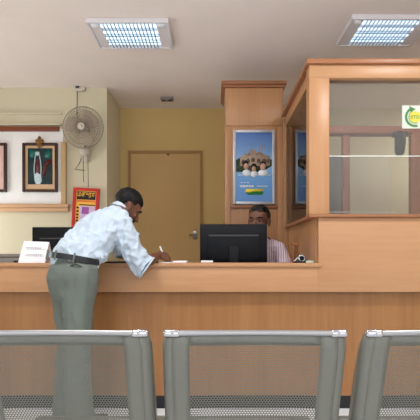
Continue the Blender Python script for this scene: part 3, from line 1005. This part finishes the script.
def hair_mesh(m_, hairline=0.062, grow=1.0, back=-0.055):
    bm = bmesh.new()
    bmesh.ops.create_uvsphere(bm, u_segments=64, v_segments=40, radius=1.0)
    kill = []
    for v in bm.verts:
        d_ = v.co.normalized()
        p = Vector((d_.x * 0.079, -0.014 + d_.y * 0.098, 0.038 + d_.z * 0.086))
        v.co = p
    for fc_ in bm.faces:
        c = fc_.calc_center_median()
        # hairline: high over the brow, dips at the temple, low at the nape
        y = c.y
        if y > 0.035:
            lim = hairline - 0.010 * abs(c.x) / 0.07
        elif y > 0.005:
            lim = 0.002 + (hairline - 0.012) * (y - 0.005) / 0.03
        elif y > -0.035:
            lim = 0.020
        else:
            lim = back
        if c.z < lim:
            kill.append(fc_)
    bmesh.ops.delete(bm, geom=kill, context='FACES')
    for v in bm.verts:
        nz = noise.noise(v.co * 60) * 0.004 + noise.noise(v.co * 22) * 0.005
        v.co += v.co.normalized() * nz
    bnd = {v for v in bm.verts if v.is_boundary}
    nxt = {e.other_vert(v) for v in bnd for e in v.link_edges} - bnd
    for v in bnd:
        v.co = Vector((0, -0.01, 0.02)) + (v.co - Vector((0, -0.01, 0.02))) * 0.90
    for v in nxt:
        v.co = Vector((0, -0.01, 0.02)) + (v.co - Vector((0, -0.01, 0.02))) * 0.965
    ext = bmesh.ops.solidify(bm, geom=bm.faces[:], thickness=0.012 * grow)
    for v in bm.verts:
        v.co = m_ @ v.co
    bmesh.ops.recalc_face_normals(bm, faces=bm.faces)
    me = bpy.data.meshes.new('hair')
    bm.to_mesh(me)
    bm.free()
    me.shade_smooth()
    return me

def face_parts(body, m_, hairmat, moustache=True):
    for s in (-1, 1):
        e = MB().ell((s * 0.031, 0.0690, 0.003), (0.0135, 0.0110, 0.0062), m_, 16, 10)
        ew = part('eye', e, M['eyewhite'], body, 180)
        part('iris', MB().ell((s * 0.031, 0.0788, 0.003), (0.0060, 0.0030, 0.0060), m_, 12, 8), M['iris'], ew, 180)
    for s in (-1, 1):
        e = MB()
        e.tube([(s * 0.014, 0.0905, 0.024), (s * 0.032, 0.0875, 0.031), (s * 0.052, 0.070, 0.026)], [0.0035, 0.0048, 0.003], mtx=m_, n=8)
        part('eyebrow', e, M['hair'], body, 180)
    if moustache:
        e = MB()
        e.tube([(-0.026, 0.082, -0.054), (0, 0.096, -0.046), (0.026, 0.082, -0.054)], [0.004, 0.0075, 0.004], mtx=m_, n=8)
        part('moustache', e, M['hair'], body, 180)

def add_hand(mb, wrist, fwd, palm_n, side, curl=0.5, s=1.0):
    """fwd: wrist->knuckles, palm_n: out of the palm, side: towards the thumb"""
    w = Vector(wrist); f = Vector(fwd).normalized()
    n = Vector(palm_n); n = (n - f * n.dot(f)).normalized()
    sd = Vector(side); sd = (sd - f * sd.dot(f) - n * sd.dot(n)).normalized()
    mb.tube([w - f * 0.01, w + f * 0.03 * s, w + f * 0.065 * s, w + f * 0.088 * s],
            [(0.025 * s, 0.019 * s), (0.033 * s, 0.017 * s), (0.041 * s, 0.015 * s), (0.040 * s, 0.012 * s)], side=sd, n=16)
    for i, (off, ln) in enumerate(((0.030, 0.072), (0.010, 0.080), (-0.011, 0.075), (-0.031, 0.058))):
        base = w + f * 0.086 * s + sd * off * s
        pts = [base - f * 0.02 * s]
        d_ = f.copy()
        p = base.copy()
        pts.append(p.copy())
        for seg, fr_ in enumerate((0.42, 0.32, 0.26)):
            a = curl * (0.55 if seg == 0 else 0.85)
            ax = f.cross(n)
            d_ = (Matrix.Rotation(a, 3, ax) @ d_)
            p = p + d_ * ln * fr_ * s
            pts.append(p.copy())
        mb.tube(pts, [0.0100 * s, 0.0098 * s, 0.0090 * s, 0.0082 * s, 0.0072 * s], n=10)
    t0 = w + f * 0.022 * s + sd * 0.026 * s
    d1 = (f * 0.65 + sd * 0.65 + n * 0.35).normalized()
    d2 = (f * 0.9 + sd * 0.15 + n * 0.5).normalized()
    mb.tube([t0 - d1 * 0.01, t0 + d1 * 0.036 * s, t0 + d1 * 0.036 * s + d2 * 0.030 * s, t0 + d1 * 0.036 * s + d2 * 0.054 * s],
            [0.014 * s, 0.0115 * s, 0.0105 * s, 0.0085 * s], n=10)

# ---- the man leaning on the counter
man = None
hipC = P(74, 273, 2.70)
beltC = P(75, 258, 2.72)
midC = P(88, 244, 2.80)
chestC = P(104, 229, 2.89)
upC = P(114, 219, 2.96)
nkC = P(121, 209, 3.00)
hdC = P(127.5, 207, 3.03)
Rsh, Rel, Rwr = P(121, 226, 2.83), P(145, 262, 2.875), P(158, 255.5, 3.05)
Lsh, Lel, Lwr = P(107, 222, 3.11), P(121, 251.5, 3.14), P(145, 256.5, 3.17)
Rhip, Rkn, Ran = P(80, 279, 2.64), P(76.5, 340, 2.60), P(80, 421, 2.62)
Lhip, Lkn, Lan = P(64, 278, 2.76), P(70, 338, 2.72), P(66, 412, 2.78)
Ran.z = Lan.z = 0.085
sP, sC = Vector((0.95, -0.30, -0.06)), Vector((0.53, -0.85, 0))
sM = (sP * 0.55 + sC * 0.45)
torso = [hipC, beltC, midC, chestC, upC]
tsides = [sP, sP, sM, (sC * .8 + sP * .2), sC]

HM = head_matrix(hdC, (0.66, 0.42, -0.60), (0.35, 0.1, 1), 1.07)
b = MB()
b.tube(torso + [nkC], [(0.145, 0.115), (0.145, 0.105), (0.150, 0.110), (0.170, 0.115), (0.165, 0.088), (0.062, 0.058)], side=tsides + [sC], n=24)
b.tube([upC, nkC, hdC - HM.to_3x3() @ Vector((0, 0.02, 0.06)), hdC - HM.to_3x3() @ Vector((0, 0.012, 0.0))], [0.07, 0.056, 0.052, 0.05])
add_head(b, HM)
b.tube([upC.lerp(Rsh, 0.6), Rsh, P(131, 246.5, 2.85), Rel], [0.055, 0.056, 0.048, 0.042])
b.tube([Rel, Rel.lerp(Rwr, 0.35), Rwr], [0.042, 0.041, 0.028])
b.tube([upC.lerp(Lsh, 0.6), Lsh, Lsh.lerp(Lel, 0.5), Lel], [0.055, 0.056, 0.048, 0.042])
b.tube([Lel, Lel.lerp(Lwr, 0.35), Lwr], [0.042, 0.041, 0.028])
hf = (P(170, 258, 3.14) - Rwr).normalized()
add_hand(b, Rwr, (0.72, 0.66, -0.10), (-0.55, 0.45, -0.55), (-0.45, 0.30, 0.85), curl=0.95)
add_hand(b, Lwr, (0.95, 0.20, -0.05), (0, 0, -1), (-0.2, -1, 0), curl=0.25)
b.tube([hipC.lerp(Rhip, .5), Rhip, Rhip.lerp(Rkn, .5), Rkn, Rkn.lerp(Ran, .35), Ran], [0.095, 0.092, 0.078, 0.058, 0.056, 0.040])
b.tube([hipC.lerp(Lhip, .5), Lhip, Lhip.lerp(Lkn, .5), Lkn, Lkn.lerp(Lan, .35), Lan], [0.095, 0.092, 0.078, 0.058, 0.056, 0.040])
for an, dx in ((Ran, 0.08), (Lan, 0.06)):
    b.tube([an, an + Vector((dx * 0.5, 0.06, -0.035)), an + Vector((dx, 0.15, -0.055))], [(0.040, 0.040), (0.042, 0.032), (0.040, 0.02)])
bme = remesh(b, 0.0045, 5)
man = place('person', bme, M['skin'], None, base=((Ran.x + Lan.x) / 2, (Ran.y + Lan.y) / 2, 0.0))
tag(man, 'person in pale blue shirt and grey-green trousers bending over the counter to write', 'person')
hm = hair_mesh(HM, 0.060)
place('hair', hm, M['hair'], man)
face_parts(man, HM, M['hair'])

# shirt
s_ = MB()
s_.tube([P(75.5, 262, 2.715), beltC + Vector((0.0, 0, .01)), midC, chestC, upC, P(118, 212, 2.985)],
        [(0.158, 0.128), (0.158, 0.128), (0.172, 0.140), (0.192, 0.138), (0.178, 0.108), (0.080, 0.072)],
        side=[sP, sP, sM, (sC * .8 + sP * .2), sC, sC], n=28)
rA, rB, rE = P(131, 247, 2.85), P(140, 263, 2.872), P(146.5, 267.5, 2.878)
s_.tube([upC.lerp(Rsh, 0.4), Rsh, rA, rB, rE], [0.078, 0.082, 0.080, 0.082, 0.084], dome=False, n=24)
s_.tube([upC.lerp(Lsh, 0.4), Lsh, Lsh.lerp(Lel, 0.5), Lel, Lel.lerp(Lwr, .35)], [0.078, 0.080, 0.072, 0.068, 0.066])
# blousing above the belt and the loose front
s_.ell(P(96, 255, 2.76), (0.085, 0.12, 0.065))
s_.ell(P(80, 251, 2.68), (0.10, 0.07, 0.045))
sme = remesh(s_, 0.006, 5)
folds(sme, 0.011, 9.0, (1.0, 1.0, 1.6))
folds(sme, 0.024, 6.5, (1.6, 1.2, 0.9), True)
folds(sme, 0.010, 12.0, (1.3, 1.0, 1.0), True)
folds(sme, 0.004, 30.0, (1.0, 1.0, 1.0))
shirt = place('shirt', sme, M['shirt'], man)
# collar
cdir = (hdC - upC).normalized()
c_ = MB()
cn_ = P(119.5, 210.5, 2.99)
n_ = 28
rings = []
side_ = (sC - cdir * sC.dot(cdir)).normalized()
dep = cdir.cross(side_)
for rr, hh in ((0.074, -0.016), (0.064, 0.026), (0.060, 0.026), (0.069, -0.016)):
    rings.append([cn_ + side_ * (math.cos(2 * PI * i / n_) * rr) + dep * (math.sin(2 * PI * i / n_) * rr) + cdir * hh for i in range(n_)])
vv = [[c_.bm.verts.new(p) for p in r_] for r_ in rings]
for a in range(4):
    for i in range(n_):
        c_.bm.faces.new((vv[a][i], vv[a][(i + 1) % n_], vv[(a + 1) % 4][(i + 1) % n_], vv[(a + 1) % 4][i]))
part('collar', c_, M['shirt'], shirt, 60)
# sleeve hem ring
hd_ = (rE - rB).normalized()
part('sleeve_hem', MB().ring(rE + hd_ * 0.002, hd_, 0.082, 0.006, n=36, m=8), M['shirt'], shirt, 180)
part('sleeve_opening', MB().cyl(rE + hd_ * 0.0015, rE + hd_ * 0.005, 0.080, n=32), mat('sleeve_inner_shade', (104, 122, 146), 0.9), shirt, 60, 'shadowed grey-blue sleeve opening')  # grey-blue disc paints the shade inside the sleeve

# trousers
t_ = MB()
t_.tube([P(75, 263, 2.715), P(74, 270, 2.70), P(74, 279, 2.695), P(74, 290, 2.69)], [(0.150, 0.120), (0.158, 0.138), (0.160, 0.148), (0.145, 0.130)], side=sP, n=28)
t_.tube([Rhip, Rhip.lerp(Rkn, .4), Rkn, Rkn.lerp(Ran, .5), Ran + Vector((0, 0, .01))], [0.106, 0.093, 0.080, 0.084, 0.086], n=22)
t_.tube([Lhip, Lhip.lerp(Lkn, .4), Lkn, Lkn.lerp(Lan, .5), Lan + Vector((0, 0, .01))], [0.110, 0.088, 0.078, 0.082, 0.084], n=22)
t_.ell(P(75, 276, 2.62), (0.125, 0.085, 0.10))
tme = remesh(t_, 0.006, 6)
folds(tme, 0.010, 8.0, (1.6, 1.6, .45))
folds(tme, 0.011, 7.0, (1.0, 1.0, 1.0), True)
trs = place('trousers', tme, M['trouser'], man)
pk = P(72, 266, 2.545)
part('back_pocket', MB().tube([P(71, 265.5, 2.552), P(76, 264.2, 2.552), P(81, 266.5, 2.552)], 0.004, n=6), mat('pocket_seam', (52, 54, 52), 0.8), trs, 60, 'dark pocket slit')
# belt following the waist
bl = MB()
n_ = 48
up_b = (midC - P(74, 273, 2.70)).normalized()
up_b = Vector((0.16, 0.10, 1)).normalized()
sB = (sP - up_b * sP.dot(up_b)).normalized()
dB = up_b.cross(sB)
bc = P(74.5, 259, 2.715)
rings = []
for rr, hh in ((1.0, -0.018), (1.0, 0.018), (0.94, 0.018), (0.94, -0.018)):
    rings.append([bc + sB * (math.cos(2 * PI * i / n_) * 0.168 * rr) + dB * (math.sin(2 * PI * i / n_) * 0.149 * rr) + up_b * hh for i in range(n_)])
vv = [[bl.bm.verts.new(p) for p in r_] for r_ in rings]
for a in range(4):
    for i in range(n_):
        bl.bm.faces.new((vv[a][i], vv[a][(i + 1) % n_], vv[(a + 1) % 4][(i + 1) % n_], vv[(a + 1) % 4][i]))
belt = part('belt', bl, M['belt'], man, 40)
for a in (-100, -60, -135):
    ar = math.radians(a)
    c = bc + sB * (math.cos(ar) * 0.179) + dB * (math.sin(ar) * 0.152)
    part('belt_loop', MB().tube([c - up_b * 0.026, c + up_b * 0.026], 0.006, n=8), M['trouser'], belt, 60)
for an, dx, nm in ((Ran, 0.08, 0), (Lan, 0.06, 1)):
    sh = MB()
    sh.tube([Vector((an.x - dx * 0.3, an.y - 0.045, 0.042)), Vector((an.x + dx * 0.4, an.y + 0.06, 0.046)), Vector((an.x + dx * 1.15, an.y + 0.19, 0.032))], [(0.045, 0.040), (0.050, 0.042), (0.046, 0.028)])
    part('shoe', sh, M['shoe'], man, 180)
# pen in the writing hand
pw = part('pen', MB().tube([P(160.0, 247, 3.12), P(163.0, 254.5, 3.13), P(165.0, 259.5, 3.14)], [0.0065, 0.0065, 0.003], n=10), M['printwhite'], None, 60)
tag(pw, 'white pen held upright in the writing man\'s right hand', 'pen')

# ---- the clerk behind the monitor
oc = empty('office_chair', (0.42, 3.88, 0.2), 'dark swivel office chair under the seated clerk behind the monitor', 'chair')
part('seat', MB().box(0.20, 0.64, 3.68, 4.08, 0.585, 0.645, bev=0.02), M['chairfab'], oc)
part('backrest', MB().box(0.22, 0.62, 4.08, 4.13, 0.72, 1.10, bev=0.02), M['chairfab'], oc)
part('back_bar', MB().box(0.39, 0.45, 4.085, 4.12, 0.56, 0.74), M['darkplastic'], oc)
part('gas_column', MB().cyl((0.42, 3.88, 0.27), (0.42, 3.88, 0.585), 0.028), M['darkplastic'], oc)
bs = MB()
for i in range(5):
    a = 2 * PI * i / 5 + 0.3
    bs.tube([(0.42, 3.88, 0.275), (0.42 + 0.25 * math.cos(a), 3.88 + 0.25 * math.sin(a), 0.25)], [0.024, 0.016])
    bs.ell((0.42 + 0.25 * math.cos(a), 3.88 + 0.25 * math.sin(a), 0.226), 0.026)
part('star_base', bs, M['darkplastic'], oc, 60)

hC = Vector((0.380, 3.60, 1.394))
HC = head_matrix(hC, (-0.40, -0.90, -0.10), (0.04, 0, 1), 1.16)
k_ = MB()
chip, cmid, cche, cup, cnk = Vector((.42, 3.88, .76)), Vector((.415, 3.85, .95)), Vector((.41, 3.81, 1.10)), Vector((.405, 3.77, 1.205)), Vector((.395, 3.72, 1.275))
S1 = Vector((1, -0.12, 0))
k_.tube([chip, cmid, cche, cup, cnk], [(0.155, 0.11), (0.145, 0.10), (0.165, 0.11), (0.16, 0.08), (0.058, 0.056)], side=S1, n=24)
k_.tube([cup, cnk, hC + HC.to_3x3() @ Vector((0, -0.02, -0.05)), hC], [0.07, 0.055, 0.053, 0.05])
add_head(k_, HC)
arms = ((Vector((.570, 3.74, 1.158)), Vector((.625, 3.68, .995)), Vector((.50, 3.54, .985)), 1), (Vector((.225, 3.78, 1.190)), Vector((.17, 3.70, .995)), Vector((.30, 3.55, .985)), -1))
for sh, el, wr, s in arms:
    k_.tube([cup.lerp(sh, .6), sh, sh.lerp(el, .5), el], [0.055, 0.055, 0.046, 0.040])
    k_.tube([el, el.lerp(wr, .4), wr], [0.040, 0.038, 0.027])
    add_hand(k_, wr, (-0.5 * s, -0.8, 0.0), (0, 0, -1), (-s, 0.2, 0), curl=0.3, s=0.9)
    hp, kn, an = Vector((.42 + s * .09, 3.86, .745)), Vector((.42 + s * .13, 3.48, .735)), Vector((.42 + s * .13, 3.46, .29))
    k_.tube([hp, hp.lerp(kn, .5), kn], [0.088, 0.078, 0.060])
    k_.tube([kn, kn.lerp(an, .35), an], [0.060, 0.055, 0.040])
    k_.tube([an, an + Vector((0, -0.06, -0.03)), an + Vector((0, -0.14, -0.05))], [(0.04, 0.04), (0.042, 0.034), (0.04, 0.022)])
kme = remesh(k_, 0.0045, 4)
clerk = place('person', kme, M['skin'], None, base=(0.42, 3.86, 0.2))
tag(clerk, 'person in pink striped shirt seated behind the counter, face half hidden by the monitor', 'person')
place('hair', hair_mesh(HC, 0.075), M['greyhair'], clerk)
face_parts(clerk, HC, M['hair'])
s_ = MB()
s_.tube([chip + Vector((0, 0, -.02)), cmid, cche, cup, cnk - Vector((0, -.005, .02))], [(0.172, 0.128), (0.165, 0.122), (0.182, 0.130), (0.172, 0.100), (0.075, 0.070)], side=S1, n=28)
for sh, el, wr, s in arms:
    s_.tube([cup.lerp(sh, .4), sh, sh.lerp(el, .5), sh.lerp(el, .95)], [0.072, 0.074, 0.066, 0.062])
sm2 = remesh(s_, 0.006, 5)
folds(sm2, 0.006, 12.0, (1, 1, 1.5))
cshirt = place('shirt', sm2, M['stripes'], clerk)
c_ = MB()
cdir = Vector((-.03, -.3, 1)).normalized()
rings = []
for rr, hh in ((0.074, -0.022), (0.068, 0.018), (0.063, 0.018), (0.069, -0.022)):
    rings.append([cnk + S1.normalized() * (math.cos(2 * PI * i / 28) * rr) + cdir.cross(S1).normalized() * (math.sin(2 * PI * i / 28) * rr) + cdir * hh for i in range(28)])
vv = [[c_.bm.verts.new(p) for p in r_] for r_ in rings]
for a in range(4):
    for i in range(28):
        c_.bm.faces.new((vv[a][i], vv[a][(i + 1) % 28], vv[(a + 1) % 4][(i + 1) % 28], vv[(a + 1) % 4][i]))
part('collar', c_, M['stripes'], cshirt, 60)
t_ = MB()
t_.tube([Vector((.42, 3.88, .80)), chip, Vector((.42, 3.88, .735))], [(0.165, 0.12), (0.172, 0.13), (0.165, 0.12)], side=S1, n=24)
for s in (-1, 1):
    hp, kn, an = Vector((.42 + s * .09, 3.86, .745)), Vector((.42 + s * .13, 3.48, .735)), Vector((.42 + s * .13, 3.46, .31))
    t_.tube([hp, hp.lerp(kn, .5), kn], [0.098, 0.090, 0.075])
    t_.tube([kn, kn.lerp(an, .5), an], [0.075, 0.070, 0.066])
place('trousers', remesh(t_, 0.008, 4), M['dark_trouser'], clerk)
for s in (-1, 1):
    x = .42 + s * .13
    part('shoe', MB().tube([(x, 3.50, .245), (x, 3.42, .245), (x, 3.30, .230)], [(0.045, 0.042), (0.048, 0.042), (0.042, 0.028)]), M['shoe'], clerk, 180)

# ------------------------------------------------------------------ perforated steel chairs in front
def steel_chair(label):
    XL, XR, YT, ZT = -0.150, 0.385, 1.20, 0.884
    cx = (XL + XR) / 2
    W = XR - XL
    e = empty('steel_chair', (cx, 1.45, 0.0), label, 'chair', 'perforated steel chairs in the front row')
    th = math.radians(17)
    def mp(u, v, w=0.0):
        """u across from centre, v down along the back, w out of the sheet towards the viewer"""
        du = abs(u) - (W / 2 - 0.028)
        back = 0.0
        if du > 0:
            v = v + 0.003 * min(1.0, du / 0.028) ** 2 * (1 - v / 0.42)
            back = 0.028 - math.sqrt(max(0.0, 0.028 ** 2 - min(du, 0.028) ** 2)) if du < 0.028 else 0.028
        cv = 0.035 * (v / 0.45) ** 2
        if v < 0.05:
            u *= 1 - 0.032 * (1 - max(0, v) / 0.05) ** 2
        y = YT + v * math.sin(th) + back - w + cv * 0.3 + 0.016 * (1 - (2 * u / W) ** 2)
        z = ZT - v * math.cos(th)
        return Vector((cx + u, y, z))
    HB = 0.42
    bm = bmesh.new()
    def strip(u0, u1, v0, v1, nu, nv):
        g = [[bm.verts.new(mp(u0 + (u1 - u0) * i / nu, v0 + (v1 - v0) * j / nv)) for i in range(nu + 1)] for j in range(nv + 1)]
        for j in range(nv):
            for i in range(nu):
                bm.faces.new((g[j][i], g[j][i + 1], g[j + 1][i + 1], g[j + 1][i]))
    U = W / 2
    iu = U - 0.078
    iv0, iv1 = 0.044, HB - 0.04
    strip(-U, -U + 0.028, 0.006, HB, 8, 8); strip(-U + 0.028, -iu, 0.006, HB, 3, 8)
    strip(U - 0.028, U, 0.006, HB, 8, 8); strip(iu, U - 0.028, 0.006, HB, 3, 8)
    strip(-iu, iu, 0.006, iv0, 14, 2); strip(-iu, iu, iv1, HB, 14, 2)
    # hexagon cells, each with its hole
    pit = 0.0086
    rh = pit / math.sqrt(3)
    rowh = pit * math.sqrt(3) / 2
    nr = int((iv1 - iv0) / rowh) + 1
    ncol = int(2 * iu / pit) + 1
    def cells(mapper, nr, ncol, u0, v0):
        for r in range(nr):
            for c in range(ncol):
                uc = u0 + (c + (0.5 if r % 2 else 0.0)) * pit
                vc = v0 + r * rowh
                o_, i_ = [], []
                for k in range(6):
                    a = PI / 6 + k * PI / 3
                    o_.append(bm.verts.new(mapper(uc + rh * math.cos(a), vc + rh * math.sin(a), 0.0004)))
                    i_.append(bm.verts.new(mapper(uc + 0.72 * rh * math.cos(a), vc + 0.72 * rh * math.sin(a), 0.0004)))
                for k in range(6):
                    j = (k + 1) % 6
                    bm.faces.new((o_[k], o_[j], i_[j], i_[k]))
    cells(mp, nr, ncol, -iu, iv0)
    def finish(nm, material):
        me = bpy.data.meshes.new(nm)
        bm.to_mesh(me)
        bm.free()
        me.shade_smooth()
        me.set_sharp_from_angle(angle=math.radians(40))
        o = place(nm, me, material, e)
        md = o.modifiers.new('thickness', 'SOLIDIFY')
        md.thickness = 0.0014
        md.offset = 0
        return o
    bko = finish('backrest', M['steel'])
    # rolled side flanges of the sheet, turned forward
    for s in (-1, 1):
        fl = MB()
        rr = []
        for j in range(9):
            v = 0.03 + (HB - 0.03) * j / 8
            fd = 0.020 * min(1.0, 0.15 + j / 3)
            p0 = mp(s * U, v)
            rr.append([p0 + Vector((-s * 0.0005, -0.002, 0)), p0 + Vector((s * 0.0015, 0.0, 0)), p0 + Vector((s * 0.0015, fd, 0)), p0 + Vector((-s * 0.0005, fd, 0))])
        fl.loft(rr)
        part('side_flange', fl, M['steeledge'], bko, 40)
    # tube along the top with chrome end fittings
    def toppt(u):
        return mp(max(-U + 0.010, min(U - 0.010, u)), 0.004)
    part('top_rail', MB().tube([toppt(-U + 0.026 + (W - 0.052) * i / 12) for i in range(13)], 0.0085, n=14), M['steelrod'], e, 60)
    for s in (-1, 1):
        q_ = toppt(s * (U - 0.014))
        cap = MB().tube([q_ + Vector((-s * 0.024, 0, 0.0)), q_ + Vector((s * 0.006, 0.002, 0))], 0.0115, n=16)
        part('rail_fitting', cap, M['chrome'], e, 60)
    # seat
    bm = bmesh.new()
    yb, zb = mp(0, HB).y, mp(0, HB).z
    def sm(u, v, w=0.0):
        z = zb + 0.0 - 0.05 * math.sin(min(1, v / 0.10) * PI / 2) + 0.02 * (v / 0.44) - 0.03 * max(0, (v - 0.36) / 0.08) ** 2
        return Vector((cx + u, yb + v, z + w))
    def sstrip(u0, u1, v0, v1, nu, nv):
        g = [[bm.verts.new(sm(u0 + (u1 - u0) * i / nu, v0 + (v1 - v0) * j / nv)) for i in range(nu + 1)] for j in range(nv + 1)]
        for j in range(nv):
            for i in range(nu):
                bm.faces.new((g[j][i], g[j][i + 1], g[j + 1][i + 1], g[j + 1][i]))
    sstrip(-U, -iu, 0, 0.44, 3, 12); sstrip(iu, U, 0, 0.44, 3, 12)
    sstrip(-iu, iu, 0, 0.06, 8, 4); sstrip(-iu, iu, 0.36, 0.44, 8, 4)
    cells(sm, int(0.30 / rowh) + 1, ncol, -iu, 0.06)
    finish('seat', M['steel'])
    # under-frame and legs
    zs = sm(0, 0.2).z
    fm = MB()
    fm.box(cx - U + 0.03, cx + U - 0.03, yb + 0.06, yb + 0.09, zs - 0.045, zs - 0.015).box(cx - U + 0.03, cx + U - 0.03, yb + 0.33, yb + 0.36, zs - 0.045, zs - 0.015)
    for s in (-1, 1):
        xx = cx + s * (U - 0.045)
        fm.tube([mp(s * (U - 0.05), 0.25) + Vector((0, 0.012, 0)), mp(s * (U - 0.05), HB - 0.03) + Vector((0, 0.016, 0)), (xx, yb + 0.05, zs - 0.03), (xx, yb + 0.35, zs - 0.03)], 0.011, n=10)
    part('under_frame', fm, M['steeledge'], e, 50)
    for s in (-1, 1):
        for yy, lean in ((yb + 0.06, -0.05), (yb + 0.35, 0.04)):
            part('leg', MB().tube([(cx + s * (U - 0.045), yy, zs - 0.03), (cx + s * (U - 0.045), yy + lean, 0.012)], 0.013, n=12), M['chrome'], e, 60)
    return e
c1 = steel_chair('perforated grey steel chair back, middle one of the front row')
dup(c1, (-0.566, 0.0, 0.002), 'perforated grey steel chair back at left, with trousers seen through it')
dup(c1, (0.576, 0.0, 0.006), 'perforated grey steel chair back at the right edge of the row')
for o in SC.objects:
    if o.name.startswith('steel_chair') and o.type == 'EMPTY':
        o.location.z = 0.0

# ------------------------------------------------------------------ world, camera, view
w = bpy.data.worlds.new('World')
SC.world = w
w.use_nodes = True
bg = w.node_tree.nodes['Background']
bg.inputs['Color'].default_value = (0.93, 0.97, 1.05, 1)
WN, WL = w.node_tree.nodes, w.node_tree.links
wtc = WN.new('ShaderNodeTexCoord')
wsp = WN.new('ShaderNodeSeparateXYZ')
WL.new(wtc.outputs['Generated'], wsp.inputs[0])
wab = WN.new('ShaderNodeMath'); wab.operation = 'ABSOLUTE'
WL.new(wsp.outputs['Z'], wab.inputs[0])
wmr = WN.new('ShaderNodeMapRange')          # shaped brighter above and below to light floor and ceiling, dimmer at eye level
wmr.inputs['From Min'].default_value = 0.02
wmr.inputs['From Max'].default_value = 0.40
wmr.inputs['To Min'].default_value = 0.7
wmr.inputs['To Max'].default_value = 10.0
WL.new(wab.outputs[0], wmr.inputs['Value'])
WL.new(wmr.outputs[0], bg.inputs['Strength'])

cam = bpy.data.cameras.new('camera')
co = bpy.data.objects.new('camera', cam)
COL.objects.link(co)
co.location = (0, 0, CAMZ)
co.rotation_euler = (PI / 2, 0, 0)
cam.sensor_width = 36
cam.lens = FPX / 420 * 36
cam.shift_x = (210 - VX) / 420
cam.shift_y = (VY - 210) / 420
cam.clip_start = 0.02
SC.camera = co

SC.view_settings.view_transform = 'Standard'
SC.view_settings.look = 'None'
SC.view_settings.gamma = 1
SC.view_settings.use_curve_mapping = False
SC.view_settings.exposure = -1.1
